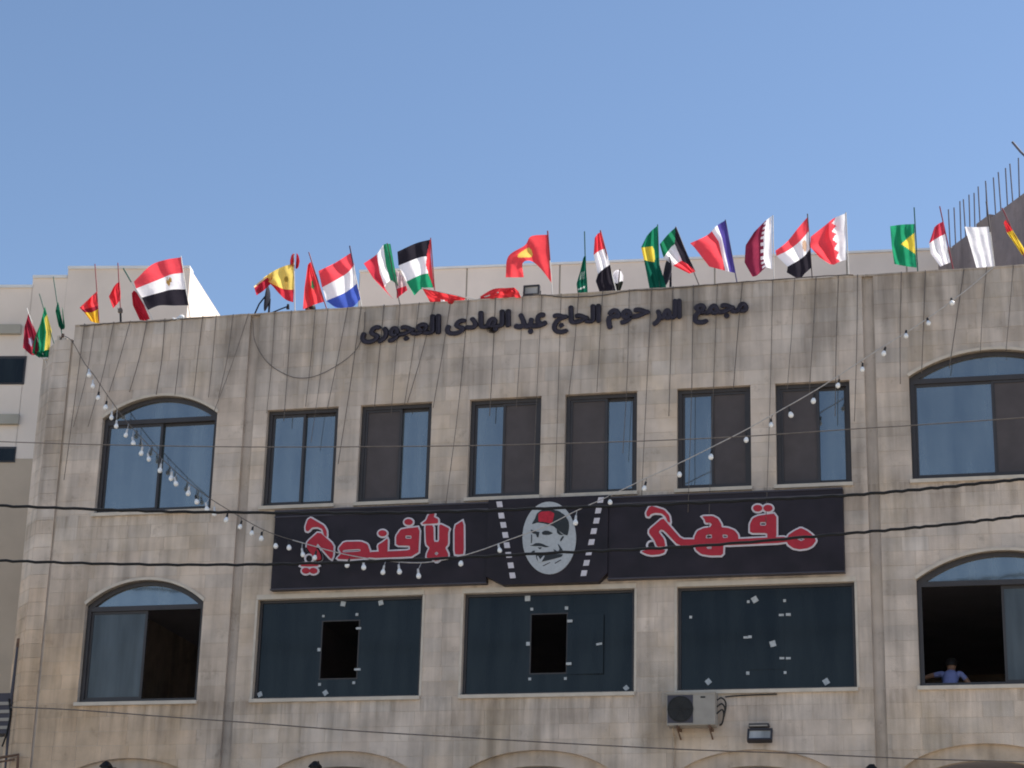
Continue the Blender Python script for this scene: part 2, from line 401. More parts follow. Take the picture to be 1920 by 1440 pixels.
def stone_tone(x, z):
    t = max(0, min(1, (-6.6-x)/4.2))*max(0, min(1, (11.6-z)/3.2))       # tan takes over low on the left bay
    base = Vector((.585, .492, .418)).lerp(Vector((.60, .44, .305)), min(1, t*1.25))
    if z > ZWT+.2: base = base.lerp(Vector((.53, .455, .397)), .8)
    b = random.gauss(1, .045); w = random.gauss(0, .012)
    return (base.x*b*(1+w), base.y*b, base.z*b*(1-w))
def stone_geo(lp):
    d = random.uniform(-.0015, .0015); g = G(); g.prism([lp], d, .03); return g
def paint(o, cols):               # one colour per polygon
    at = o.data.color_attributes.new('Col', 'FLOAT_COLOR', 'CORNER'); k = 0
    for p, c in zip(o.data.polygons, cols):
        for li in p.loop_indices: at.data[li].color = (*c, 1)
def on_screen(lp):
    x = sum(p[0] for p in lp)/len(lp); z = sum(p[1] for p in lp)/len(lp)
    v = Vector((x, 0, z))-CAM; d = v.dot(_fwd); px = 960+F_PX*v.dot(RGT)/d; py = 720-F_PX*v.dot(UPV)/d
    return 0 < px < 1920 and 0 < py < 1440
def area(lp): return abs(sum(lp[i][0]*lp[(i+1) % len(lp)][1]-lp[(i+1) % len(lp)][0]*lp[i][1] for i in range(len(lp))))/2
order = sorted([i for i in range(len(stones)) if on_screen(stones[i][1])], key=lambda i: -area(stones[i][1]))
single = set(order[:300]); rest = [G() for _ in bays]; restc = [[] for _ in bays]
for i, (bi, lp) in enumerate(stones):
    x = sum(p[0] for p in lp)/len(lp); z = sum(p[1] for p in lp)/len(lp); c = stone_tone(x, z); g = stone_geo(lp)
    if i in single:
        o = g.obj('stone', M['stone'], bays[bi][2]); paint(o, [c]*len(o.data.polygons))
    else:
        restc[bi] += [c]*len(g.f); rest[bi].add(g.v, g.f)
for bi, g in enumerate(rest):
    o = g.obj('stones', M['stone'], bays[bi][2]); o['kind'] = 'stuff'; paint(o, restc[bi])
# stones of the corner pillar and the splayed corner
for (ax, ay, bx, by, top) in ((-11.60, 0, -11.235, 0, 15.69), (-12.05, .488, -11.60, 0, 15.62)):
    dx, dy = bx-ax, by-ay; L = math.hypot(dx, dy); nx, ny = dy/L, -dx/L; z = 6.2; g = G(); cs = []
    while z < top-.05:
        z1 = min(z+.265, top)
        a = Vector((ax, ay, 0))+Vector((dx, dy, 0))/L*.004; b = Vector((bx, by, 0))-Vector((dx, dy, 0))/L*.004
        q = []
        for off in (0, .012):
            for p_, zz in ((a, z+J), (b, z+J), (b, z1-J), (a, z1-J)): q.append((p_.x-nx*off, p_.y-ny*off, zz))
        g.add(q, [(0,1,2,3),(4,7,6,5),(0,4,5,1),(1,5,6,2),(2,6,7,3),(3,7,4,0)]); c = stone_tone(-11.4, z); cs += [c]*6; z = z1
    o = g.obj('stones', M['stone'], bld); o['kind'] = 'stuff'; paint(o, cs)

# ---- windows
def rect_frame(g, xl, xr, zb, zt, w, y0, y1):
    g.prism([[(xl, zb), (xr, zb), (xr, zt), (xl, zt)], [(xl+w, zb+w), (xr-w, zb+w), (xr-w, zt-w), (xl+w, zt-w)]], y0, y1)
def pane(name, xl, xr, zb, zt, y, m, par, lab=None):
    tilt = random.uniform(-.004, .004); g = G(); g.add([(xl, y-tilt, zb), (xr, y+tilt, zb), (xr, y+tilt, zt), (xl, y-tilt, zt), (xl, y+.006, zb), (xr, y+.006, zb), (xr, y+.006, zt), (xl, y+.006, zt)],
        [(0,1,2,3),(7,6,5,4),(0,4,5,1),(1,5,6,2),(2,6,7,3),(3,7,4,0)])
    o = g.obj(name, m, par)
    if lab: o['label'] = lab
    return o
def sill(xl, xr, z, par):
    G().prism([[(xl-.04, z-.06), (xr+.02, z-.06), (xr+.02, z+.004), (xl-.04, z+.004)]], -.06, .12).obj('sill', M['trim'], par)
def lintel(xl, xr, z, par, h=.07):
    G().prism([[(xl-.03, z-.003), (xr+.03, z-.003), (xr+.03, z+h), (xl-.03, z+h)]], -.018, .1).obj('lintel_trim', M['trim'], par)
FY = .13                           # frame plane behind the wall face
def sash(par, xl, xr, zb, zt, kind, y):
    g = G(); rect_frame(g, xl, xr, zb, zt, .045, y-.02, y+.02); g.obj('sash', M['frame'], par)
    lab = {'glass': 'blue tinted sliding pane', 'screen': 'dark grey insect screen', 'dusty': 'dusty grey pane'}[kind]
    pane('pane' if kind != 'screen' else 'insect_screen', xl+.04, xr-.04, zb+.04, zt-.04, y, M[kind], par, lab)
wins = [('glass','glass',.5),('screen','glass',.55),('glass','screen',.47),('screen','glass',.56),('glass','screen',.47),('screen','glass',.56)]
for (xl, xr), (ka, kb, s) in zip(WIN, wins):
    g = G(); rect_frame(g, xl+.002, xr-.002, ZUS+.002, ZWT-.002, .07, FY-.03, FY+.06); w = g.obj('window', M['frame'], bld)
    xm = xl+(xr-xl)*s
    sash(w, xl+.072, xm+.02, ZUS+.072, ZWT-.072, ka, FY+.015 if ka == 'screen' else FY+.03)
    sash(w, xm-.025, xr-.072, ZUS+.072, ZWT-.072, kb, FY+.015 if kb == 'screen' and ka != 'screen' else FY+.075)
    sill(xl, xr, ZUS, w)
akinds = [('glass','glass'),('dusty',None),('glass','screen'),(None,'dusty')]
for (xl, xr, zb, zs, r), (ka, kb) in zip(ARCH, akinds):
    lo = arch_loop(xl+.003, xr-.003, zb+.003, zs-.004, r); xm = (xl+xr)/2; zc = (zb+zs+r)/2
    hw = (xr-xl)/2
    inn = [(xm+(x-xm)*(1-.075/hw), (zb+.075 if z < zb+.1 else z-.07)) for x, z in lo]
    g = G(); g.prism([lo, inn], FY-.03, FY+.06); g.box(xl+.07, xr-.07, FY-.028, FY+.058, zs-.11, zs-.02); w = g.obj('arched_window', M['frame'], bld)
    # fanlight
    fl = [(x, z) for x, z in arch_loop(xl+.07, xr-.07, zs-.03, zs-.02, r-.05)]
    G().prism([fl], FY+.02, FY+.03).obj('fanlight', M['glass'], w)
    for kd, a, b, y in ((ka, xl+.075, xm+.03, FY+.03), (kb, xm-.03, xr-.075, FY+.075 if kb != 'screen' else FY+.015)):
        if kd: sash(w, a, b, zb+.077, zs-.112, kd, y)
    sill(xl, xr, zb, w)
    # pale archivolt strip
    oo = [(x, z) for x, z in arch_loop(xl, xr, zb, zs, r)[2:]]
    up = [(xm+(x-xm)*(1+.03/hw), z+.05) for x, z in oo]
    g = G(); g.prism([up+oo[::-1]], -.022, .1); g.obj('arch_trim', M['trim'], w)
big_specs = [
 dict(hole=(605,1165,669,1272), leaf=None, st=[(643,1132,9,-10),(714,1130,9,15),(606,1155,4,0),(669,1152,5,0),(598,1218,6,0),(672,1178,10,0,4),(670,1255,12,0,4),(599,1283,5,0),(663,1280,5,0),(610,1299,9,35),(487,1302,9,25)]),
 dict(hole=(996,1152,1062,1262), leaf=(1064,1153,1131,1263), st=[(989,1122,10,0),(997,1142,5,0),(1062,1140,6,0),(1069,1165,10,0,5),(1067,1245,10,0,5),(990,1207,7,0),(993,1273,5,0),(1060,1272,5,0),(1174,1290,9,40),(1124,1208,11,10,4)]),
 dict(hole=None, leaf=(1402,1145,1471,1254), st=[(1295,1157,5,0),(1403,1128,5,0),(1415,1124,11,30),(1471,1126,5,0),(1465,1153,9,0,4),(1478,1152,9,0,5),(1398,1195,8,0,4),(1406,1194,7,0,5),(1449,1207,11,15),(1466,1234,9,0,4),(1478,1234,9,0,4),(1402,1262,6,0),(1472,1261,5,0),(1328,1278,10,40),(1549,1278,11,30)]),
]
for (xl, xr), sp in zip(BIG, big_specs):
    g = G(); rect_frame(g, xl+.002, xr-.002, ZLS+.002, ZBT-.002, .05, FY-.03, FY+.05); w = g.obj('picture_window', M['frame'], bld)
    outer = [(xl+.045, ZLS+.045), (xr-.045, ZLS+.045), (xr-.045, ZBT-.045), (xl+.045, ZBT-.045)]; loops = [outer]
    if sp['hole']:
        a = P(sp['hole'][0], sp['hole'][1], FY); b = P(sp['hole'][2], sp['hole'][3], FY)
        loops.append([(a.x, b.z), (b.x, b.z), (b.x, a.z), (a.x, a.z)])
        g = G(); rect_frame(g, a.x-.012, b.x+.012, b.z-.012, a.z+.012, .022, FY-.006, FY+.02); g.obj('hatch_edge', M['frame'], w)
    g = G(); g.prism(loops, FY, FY+.008); g.obj('pane', M['bigglass'], w)
    if sp['leaf']:
        a = P(sp['leaf'][0], sp['leaf'][1], FY-.03); b = P(sp['leaf'][2], sp['leaf'][3], FY-.03); dy = .0 if not sp['hole'] else .03
        g = G(); g.add([(a.x, FY-.014, b.z), (b.x, FY-.014-dy, b.z), (b.x, FY-.014-dy, a.z), (a.x, FY-.014, a.z), (a.x, FY-.006, b.z), (b.x, FY-.006-dy, b.z), (b.x, FY-.006-dy, a.z), (a.x, FY-.006, a.z)],
            [(0,1,2,3),(7,6,5,4),(0,4,5,1),(1,5,6,2),(2,6,7,3),(3,7,4,0)]); g.obj('glass_leaf', M['bigglass'], w)
    for s in sp['st']:
        c = P(s[0], s[1], FY-.02); hw = s[2]*px_m(c)/2; hh = (s[4] if len(s) > 4 else s[2])*px_m(c)/2; an = math.radians(s[3])
        y = FY-.02 if not sp['leaf'] or s[0] < sp['leaf'][0] or s[0] > sp['leaf'][2]+6 or not sp['hole'] else FY-.05
        lp = [(c.x+dx*math.cos(an)-dz*math.sin(an), c.z+dx*math.sin(an)+dz*math.cos(an)) for dx, dz in ((-hw,-hh),(hw,-hh),(hw,hh),(-hw,hh))]
        G().prism([lp], y, y+.019).obj('sticker', M['sticker'], w)
    sill(xl, xr, ZLS, w); lintel(xl, xr, ZBT, w, .085)
    for xa in (xl-.045, xr+.003): G().box(xa, xa+.042, -.012, .1, ZLS+.006, ZBT-.006).obj('jamb_trim', M['trim'], w)
# ground-floor arcade: set-back archivolt, dark shop behind
for c, zt in GARC:
    g = G(); g.prism([garc_loop(c, zt+.03, GHW+.03, GRISE+.03, .13), garc_loop(c, zt-.26, GHW-.25, GRISE-.2, .135)], .10, .26); a = g.obj('arcade_arch', M['mortar'], bld)
    G().box(c-GHW, c+GHW, 3.2, 3.3, .13, 7.4).obj('shop_back_wall', M['interior'], bld)

# ---- inscription on the parapet
WORDS = [('\ufeef\ufead\ufeee\ufea0\ufecc\ufedf\ufe8d', 678, 828, (826,590), (738,645)),
         ('\ufeef\ufea9\ufe8e\ufeec\ufedf\ufe8d', 836, 959, (956,581), (843,632)),
         ('\ufeaa\ufe92\ufecb', 964, 1027, (972,588), (993,628)),
         ('\ufe9d\ufe8e\ufea4\ufedf\ufe8d', 1036, 1128, (1124,571), (1047,629)),
         ('\ufee1\ufeee\ufea3', 1137, 1219, (1200,576), (1140,619)),
         ('\ufeae\ufee4\ufedf\ufe8d', 1224, 1279, (1276,561), (1230,613)),
         ('\ufeca\ufee4\ufea0\ufee3', 1299, 1404, (1391,565), (1308,611))]
for s, pl, pr, tp, bt in WORDS:
    c = bpy.data.curves.new('w', 'FONT'); c.body = s; c.size = 1; c.resolution_u = 3; c.extrude = .012
    to = bpy.data.objects.new('w', c); COL.objects.link(to); dg = bpy.context.evaluated_depsgraph_get(); dg.update()
    me = bpy.data.meshes.new_from_object(to.evaluated_get(dg)); bpy.data.objects.remove(to)
    vs = [v.co.copy() for v in me.vertices]; fs = [tuple(p.vertices) for p in me.polygons]; bpy.data.meshes.remove(me)
    x0 = min(v.x for v in vs); x1 = max(v.x for v in vs); y0 = min(v.y for v in vs); y1 = max(v.y for v in vs)
    X0 = P(pl, (tp[1]+bt[1])/2).x; X1 = P(pr, (tp[1]+bt[1])/2).x; Z1 = P(*tp).z; Z0 = P(*bt).z
    par_ = list(range(len(vs)))
    def root_(a):
        while par_[a] != a: par_[a] = par_[par_[a]]; a = par_[a]
        return a
    for f in fs:
        for a in f[1:]: par_[root_(a)] = root_(f[0])
    isl = {q: k for k, q in enumerate(sorted({root_(a) for f in fs for a in f}))}
    vv = []; ff = []; kk = 0; RB = .029
    for dx, dz in [(0, 0)]+[(RB*math.cos(t), RB*1.0*math.sin(t)) for t in [i*math.pi/4+.2 for i in range(8)]]:
        for q in isl:              # every stroke piece lies a hair in front of the last, as brushed on
            fl = [f for f in fs if root_(f[0]) == q]; ids = {}; kk += 1
            for f in fl:
                for a in f:
                    if a not in ids:
                        ids[a] = len(vv); v = vs[a]
                        vv.append((X0+RB+(v.x-x0)/(x1-x0)*(X1-X0-2*RB)+dx, -.016-v.z-kk*.0003, Z0+RB+(v.y-y0)/(y1-y0)*(Z1-Z0-2*RB)+dz))
                ff.append(tuple(ids[a] for a in f))
    fs = ff
    mk('inscription_word', vv, fs, M['letter'], bld)

# ------------------------------------------------------------------ neighbouring buildings
def vplane(px, py, A, B):          # sight line meets the upright plane through A and B
    n = Vector((B.y-A.y, A.x-B.x, 0)); v = ray(px, py); return CAM+v*((A-CAM).dot(n)/v.dot(n))
# left: pale block in three steps, its side in the sun
A1 = P(357, 504, 9.0); ZT = A1.z; A0 = PZ(128, 505, ZT); A2 = PZ(413, 592, ZT)
lb = empty('pale_apartment_block', (A0.x, A0.y, 0), 'pale rendered block with stepped roofline behind the left end of the stone building', 'building')
ex = (A0-A1).normalized(); E0 = A0+ex*9; back = (A2-A1)
def vbox(name, a, b, z0, z1, dep, m, par, lift=0.0):
    d = Vector((dep.x, dep.y, 0)); v = []
    for p_ in (a, b, b+d, a+d):
        v.append((p_.x, p_.y, z0)); v.append((p_.x, p_.y, z1))
    return mk(name, v, [(0,2,3,1),(2,4,5,3),(4,6,7,5),(6,0,1,7),(1,3,5,7),(0,6,4,2)], m, par)
S1 = vplane(62, 522, A0, A1); S2 = vplane(62, 540, A0, A1); nb = back
zsplit = vplane(60, 860, A0, A1).z
vbox('wall', A0, A1, zsplit, ZT, nb, M['plaster'], lb)
vbox('lower_wall', A0+(A0-A1).normalized()*-.0, A1, 0, zsplit-.002, nb, M['plastertan'], lb)
vbox('wall', S1, A0-(A0-A1).normalized()*.0+ex*.003, zsplit, S1.z, nb*.9, M['plaster'], lb)
vbox('wall', S2+ex*8, S2+ex*.003, zsplit, S2.z, nb*.85, M['plaster'], lb)
vbox('lower_wall', S2+ex*8, A0+ex*.003, 0, zsplit-.004, nb*.85, M['plastertan'], lb)
nout = Vector((A1.y-A0.y, A0.x-A1.x, 0)).normalized(); nout = nout if nout.dot(CAM-A0) > 0 else -nout
def onwall(name, x0, y0, x1, y1, proud, m, par, A=A0, B=A1, no=None, depth=.1):
    no = no or nout; a = vplane(x0, y1, A, B); b = vplane(x1, y1, A, B); t = vplane((x0+x1)/2, y0, A, B)
    return vbox(name, a+no*proud, b+no*proud, min(a.z, b.z), t.z, -no*depth, m, par)
onwall('ledge', -40, 611, 40, 628, .12, M['band'], lb, depth=.3)
onwall('ledge', -40, 779, 36, 797, .12, M['band'], lb, depth=.3)
w = onwall('window', -40, 668, 45, 721, .02, M['frame'], lb); onwall('pane', -38, 673, 42, 718, .03, M['bigglass'], lb, depth=.005)
w = onwall('window', -40, 838, 28, 867, .02, M['frame'], lb); onwall('pane', -38, 842, 26, 864, .03, M['bigglass'], lb, depth=.005)
for a, b in ((A0, A1), (S1, A0), (S2+ex*8, S2)):
    z = a.z if a is not A0 else ZT
    vbox('coping', a+nout*.05+Vector((0,0,0)), b+nout*.05+ex*.006, (S2.z if a is not A0 and a is not S1 else z), (S2.z if a is not A0 and a is not S1 else z)+.07, -nout*.4, M['coping'], lb)
# middle: long pale roof wall behind the flags
B0 = P(674, 511, 13.5); ZB = B0.z; B1 = PZ(1640, 474, ZB); B2 = B1+(B1-B0)*.2
mb = empty('rendered_roof_building', (B0.x, B0.y, 0), 'long low rendered building whose pale top wall shows behind the middle flags', 'building')
nb2 = Vector((B1.y-B0.y, B0.x-B1.x, 0)).normalized(); nb2 = nb2 if nb2.dot(CAM-B0) > 0 else -nb2
jx = [674, 876, 1050, 1340, 1588, 1700]; pp = [vplane(x, 500, B0, B1) for x in jx]; pp[0] = B0; pp.append(B2)
for a, b in zip(pp[:-1], pp[1:]):
    e = (b-a).normalized()*.02; vbox('wall_panel', a+e, b-e, 0, ZB, -nb2*6, M['plaster'], mb)
vbox('wall', B0+nb2*-.03, B2+nb2*-.03, 0, ZB-.02, -nb2*5.8, M['band'], mb)
vbox('coping', B0+nb2*.05, B2+nb2*.05, ZB+.003, ZB+.06, -nb2*.4, M['coping'], mb)
# right: raw concrete frame with starter bars
C0 = P(1920, 362, 11.0); ZC = C0.z; C1 = PZ(1785, 462, ZC); C2 = PZ(1733, 500, ZC); C9 = C0+(C0-C1)*.8
rb = empty('unfinished_concrete_building', (C0.x, C0.y, 0), 'unfinished bare concrete building with starter bars along its roof edge', 'building')
nr = Vector((C1.y-C0.y, C0.x-C1.x, 0)).normalized(); nr = nr if nr.dot(CAM-C0) > 0 else -nr
vbox('wall', C1, C9, 0, ZC, -nr*7, M['concrete'], rb)
vbox('wall', C2, C1+(C2-C1).normalized()*.01, 0, ZC-.03, -nr*6, M['concrete'], rb)
c = vplane(1843, 422, C0, C1); d = (C0-C1).normalized()
vbox('concrete_stub', c-d*.35-nr*.02, c+d*.3-nr*.02, ZC-.02, ZC+.13, -nr*.3, M['concrete'], rb)
bx = [1772, 1782, 1792, 1801, 1809, 1818, 1828, 1841, 1843, 1857, 1867, 1879, 1889, 1901, 1915, 1930, 1944]
for i, x in enumerate(bx):
    p_ = vplane(x, 480-(x-1760)*.74, C0, C1); q = p_-nr*.15; h = 86*px_m(q)*random.uniform(.96, 1.04)
    lean = random.uniform(-.03, .03)
    G().tube([(q.x, q.y, ZC-.3), (q.x, q.y, ZC), (q.x+lean, q.y, ZC+h)], .016, 6).obj('rebar', M['rebar'], rb)
p_ = vplane(1912, 368, C0, C1)-nr*.3
G().tube([P(1898, 266, p_.y), P(1914, 285, p_.y), P(1930, 300, p_.y)], .03, 6).obj('loose_bar', M['rebar'], rb)

# ------------------------------------------------------------------ cafe sign
SY = -.16
sg = empty('cafe_sign', (-1.5, 0, 10.5), 'long black cafe sign with red white-edged lettering and an oval portrait emblem', 'sign')
a = P(514, 960, SY); b = P(1582, 917, SY); c = P(510, 1104, SY); d = P(1582, 1070, SY)
zt, zb = (a.z+b.z)/2, (c.z+d.z)/2; sxl, sxr = (a.x+c.x)/2, (b.x+d.x)/2
cl, cr_ = P(916, 950, SY).x, P(1141, 940, SY).x
G().box(sxl, cl-.004, SY, -.004, zb, zt).obj('sign_panel', M['sign'], sg)
G().box(cr_+.004, sxr, SY, -.004, zb, zt).obj('sign_panel', M['sign'], sg)
tl = P(917, 938, SY-.03); tr = P(1143, 927, SY-.03); bl_ = P(942, 1097, SY-.03); br_ = P(1121, 1090, SY-.03)
ctz, cbz = (tl.z+tr.z)/2+.0, (bl_.z+br_.z)/2
G().prism([[(bl_.x, cbz), (br_.x, cbz), (cr_, cbz+.16), (cr_, ctz), (cl, ctz), (cl, cbz+.16)]], SY-.03, -.004).obj('middle_panel', M['sign'], sg)
for a0, b0 in ((sxl, cl-.004), (cr_+.004, sxr)):
    G().box(a0-.01, b0, SY-.012, SY+.03, zt-.11, zt-.09).obj('panel_seam', M['signedge'], sg)
    G().box(a0-.012, b0, SY-.015, -.01, zt+.001, zt+.03).obj('top_rail', M['signedge'], sg)
    G().box(a0-.012, b0, SY-.010, -.01, zb-.022, zb-.001).obj('bottom_rail', M['signedge'], sg)
def Z7(x, y): return (500+x/4.571, 920+y/4.571)
def Z1(x, y): return (1140+x/4.174, 900+y/4.174)
def Z9(x, y): return (960+x/9, 930+y/9)
def to_xz(pts, fn, Y): return [(lambda q: (q.x, q.z))(P(*fn(*p_), Y)) for p_ in pts]
def smooth_loop(lp, it=1):          # one round of corner cutting keeps the brush look
    for _ in range(it):
        out = []
        for i in range(len(lp)):
            a, b = lp[i], lp[(i+1) % len(lp)]
            out += [(a[0]*.86+b[0]*.14, a[1]*.86+b[1]*.14), (a[0]*.14+b[0]*.86, a[1]*.14+b[1]*.86)]
        lp = out
    return lp
def offset_loop(lp, d):
    ar = sum(lp[i][0]*lp[(i+1) % len(lp)][1]-lp[(i+1) % len(lp)][0]*lp[i][1] for i in range(len(lp)))
    if ar < 0: lp = lp[::-1]
    out = []; n = len(lp)
    for i in range(n):
        p0, p1, p2 = Vector(lp[i-1]), Vector(lp[i]), Vector(lp[(i+1) % n])
        e1 = (p1-p0); e2 = (p2-p1)
        if e1.length < 1e-6 or e2.length < 1e-6: out.append(tuple(p1)); continue
        e1.normalize(); e2.normalize(); n1 = Vector((e1.y, -e1.x)); n2 = Vector((e2.y, -e2.x)); k = n1+n2
        if k.length < .2: k = n1
        k.normalize(); s = d/max(.45, k.dot(n1)); q = p1+k*s; out.append((q.x, q.y))
    return out
def ellp(cx, cy, rx, ry, n=20): return [(cx+rx*math.cos(2*math.pi*i/n), cy+ry*math.sin(2*math.pi*i/n)) for i in range(n)]
WORD1 = [  # right word
 ([(1395,470),(1415,430),(1460,400),(1510,376),(1560,400),(1610,440),(1628,475),(1600,515),(1560,535),(1500,543),(1450,533),(1410,505)], [[(1480,464),(1512,452),(1545,465),(1512,480)]]),
 ([(1112,415),(1112,345),(1135,300),(1180,280),(1318,262),(1318,462),(1248,464),(1248,415)], [[(1190,330),(1238,330),(1238,358),(1190,358)]]),
 ([(1000,464),(1250,452),(1395,446),(1400,490),(880,514),(880,470)], []),
 ([(738,285),(820,283),(862,305),(886,345),(890,372),(940,376),(990,395),(1018,430),(1022,476),(905,486),(900,590),(800,592),(730,580),(690,548),(680,520),(676,450),(700,400),(750,378),(800,372),(815,350),(800,335),(765,335),(758,310)],
  [[(768,430),(812,425),(816,456),(765,459)], [(896,425),(936,430),(938,453),(900,456)], [(768,525),(812,520),(812,540),(780,541)]]),
 ([(430,298),(470,345),(575,465),(690,466),(690,511),(552,514),(440,395),(412,388),(396,408),(440,465),(450,520),(385,524),(365,472),(322,418),(325,388)], []),
 ([(262,560),(310,546),(450,546),(440,570),(400,583),(340,588),(300,580)], []),
 ([(305,285),(300,258),(322,215),(345,205),(375,215),(440,235),(480,280),(488,335),(468,328),(452,288),(420,262),(370,258),(335,268),(322,288)], []),
 (ellp(1172,222,36,26), []), (ellp(1253,222,36,26), []),
]
WORD2 = [  # left word
 ([(1612,302),(1688,255),(1690,540),(1655,548),(1612,545)], []),
 ([(1362,318),(1365,298),(1430,298),(1432,440),(1480,440),(1480,298),(1495,290),(1566,325),(1555,360),(1555,460),(1530,490),(1555,540),(1555,575),(1500,580),(1457,612),(1415,580),(1372,575),(1376,540),(1400,490),(1368,460)], [[(1438,540),(1457,522),(1476,540),(1457,556)]]),
 ([(1330,286),(1370,255),(1385,215),(1410,195),(1442,200),(1430,225),(1470,245),(1470,280),(1390,286)], []),
 ([(1112,470),(1112,390),(1150,335),(1200,325),(1312,312),(1300,562),(880,580),(880,527),(1040,522),(1230,512),(1230,472)], [[(1190,385),(1242,385),(1242,413),(1190,413)]]),
 ([(955,468),(1000,440),(1040,408),(1036,530),(965,534)], []),
 ([(618,495),(665,440),(810,437),(865,460),(886,520),(890,576),(700,590),(602,586),(642,540)], [[(655,509),(806,500),(806,523),(650,531)]]),
 ([(450,350),(575,465),(570,560),(555,590),(480,505),(438,452),(424,480),(460,540),(470,590),(410,600),(395,560),(345,490),(350,440)], []),
 ([(290,648),(310,622),(435,622),(448,645),(370,652)], []),
 ([(338,345),(335,310),(355,250),(380,235),(430,265),(490,300),(515,345),(516,398),(494,385),(480,332),(440,312),(390,316),(358,350)], []),
 (ellp(1218,270,36,26), []), (ellp(995,367,36,26), []), (ellp(338,688,34,25), []), (ellp(403,688,34,25), []),
]
for word, fn in ((WORD1, Z1), (WORD2, Z7)):
    Y = SY-.02; gr, gw = G(), G()
    for i, (lp, hs) in enumerate(word):
        A = to_xz(lp, fn, Y); H = [to_xz(h, fn, Y) for h in hs]
        A2_ = smooth_loop(A); H2 = [smooth_loop(h) for h in H]
        gr.prism([A2_]+H2, SY-.035-i*.0006, SY-.006)
        gw.prism([offset_loop(A2_, .031)]+[offset_loop(h, -.018) for h in H2], SY-.022-i*.0006, SY-.004)
    cx_, cy_, rx, ry = (345, 512, 48, 42) if fn is Z1 else (365, 582, 42, 42)
    gw.prism([to_xz(ellp(cx_, cy_, rx, ry), fn, Y), to_xz(ellp(cx_, cy_, rx*.68, ry*.68), fn, Y)], SY-.031, SY-.003)
    gr.obj('red_lettering', M['red'], sg); gw.obj('white_letter_outline', M['white'], sg)
PY = SY-.03
oval = to_xz([(632+452*math.cos(t)+18*math.sin(t)*0, 712+612*math.sin(t)) for t in [2*math.pi*i/48 for i in range(48)]], Z9, PY)
em = G().prism([oval], PY-.02, PY+.001).obj('emblem_oval', M['oval'], sg)
def ink(polys, name, m, d):
    g = G()
    for i, lp in enumerate(polys): g.prism([smooth_loop(to_xz(lp, Z9, PY))], PY-d-i*.0004, PY-.019)
    return g.obj(name, m, em)
ink([[(335,485),(395,380),(425,300),(500,245),(640,225),(790,255),(900,330),(960,430),(972,520),(945,672),(880,655),(775,575),(700,512),(560,472),(440,452)]], 'hat', M['ink'], .024)
ink([[(452,440),(448,310),(500,270),(650,262),(720,300),(700,400),(680,478),(600,455),(520,442)]], 'hat_crown', M['fezred'], .029)
ink([[(318,568),(365,585),(420,605),(470,612),(462,650),(452,700),(425,702),(408,648),(360,640),(330,612)],
     [(508,615),(560,588),(620,592),(700,632),(640,660),(560,662),(515,655)],
     [(300,842),(350,832),(400,800),(470,798),(520,812),(600,850),(640,858),(580,872),(500,856),(440,850),(380,852)],
     [(432,872),(515,872),(478,908)],
     [(760,560),(840,640),(880,668),(800,662),(762,622)],
     [(820,735),(860,680),(885,690),(840,760),(815,775)],
     [(775,815),(800,830),(850,900),(880,960),(820,965),(770,960),(810,900)],
     [(355,930),(395,925),(385,960),(330,975),(240,1000),(300,985)],
     [(405,1000),(560,985),(870,985),(840,1030),(700,1070),(520,1112),(455,1120),(420,1070)],
     [(700,900),(760,930),(740,955),(720,940)],
     [(330,650),(345,660),(340,800),(325,800)]], 'face_lines', M['ink'], .023)
ink([[(425,1020),(450,1020),(480,1080),(540,1010),(560,1018),(500,1125),(455,1130)]], 'collar', M['oval'], .0295)
ink([[(720,1135),(830,1075),(840,1085),(730,1150)], [(520,1180),(650,1120),(655,1128),(530,1192)]], 'coat_lines', M['letter'], .0232)
perf = [(936.5,945.7),(940,966.9),(943.7,984.4),(947.4,1003.3),(950.3,1022.3),(953.5,1040.5),(957.6,1060.2),(960.8,1079),(1126,937.7),(1121.7,957.5),(1118.3,976.4),(1113.2,996),(1108.8,1016.5),(1104.2,1035.8),(1099.5,1055.5),(1094.7,1074.8)]
for i, q in enumerate(perf):
    sl = .18 if i < 8 else -.22
    lp = [(q[0]+dx+sl*dy, q[1]+dy) for dx, dy in ((-5,-5),(5.5,-5.5),(5.5,5),(-5,5.5))]
    G().prism([to_xz(lp, lambda x, y: (x, y), PY)], PY-.008, PY+.001).obj('film_hole', M['white'], sg)

# ------------------------------------------------------------------ flags
RED, WHT, BLK, GRN, YEL, BLU = (.86,.085,.11), (.93,.91,.93), (.03,.027,.036), (.025,.30,.15), (.88,.68,.09), (.07,.12,.48)
MAR, DGR, NAVY, KRED, GOLD = (.27,.035,.075), (.012,.10,.065), (.09,.07,.30), (.82,.075,.09), (.50,.30,.10)
def stripes(*cs):
    return lambda u, v: cs[min(int(v*len(cs)), len(cs)-1)]
def vstripes(*cs):
    return lambda u, v: cs[min(int(u*len(cs)), len(cs)-1)]
def egypt(eu, ev):
    def f(u, v):
        dx, dy = (u-eu)/.085, (v-ev)/.13
        if (dx*dx+dy*dy < .30) or (abs(dx) < 1 and -1 < dy < .1 and abs(dy+.25) < .75-abs(abs(dx)-.5)*1.1 and abs(dx) > .25): return GOLD
        return stripes(RED, WHT, BLK)(u, v)
    return f
def palestine(u, v):
    if u < .26*(1-abs(v-.5)*2)+.02: return KRED
    return stripes(BLK, WHT, GRN)(u, v)
def kuwait(u, v):
    if u < .42-.42*max(0, abs(v-.5)*2-.34)/.66*.9: return BLK
    return stripes((.02,.20,.10), WHT, RED)(u, v)
def serr(n, base, amp, ca, cb):
    def f(u, v):
        t = (v*n) % 1; e = base+amp*(1-abs(2*t-1)); return ca if u < e else cb
    return f
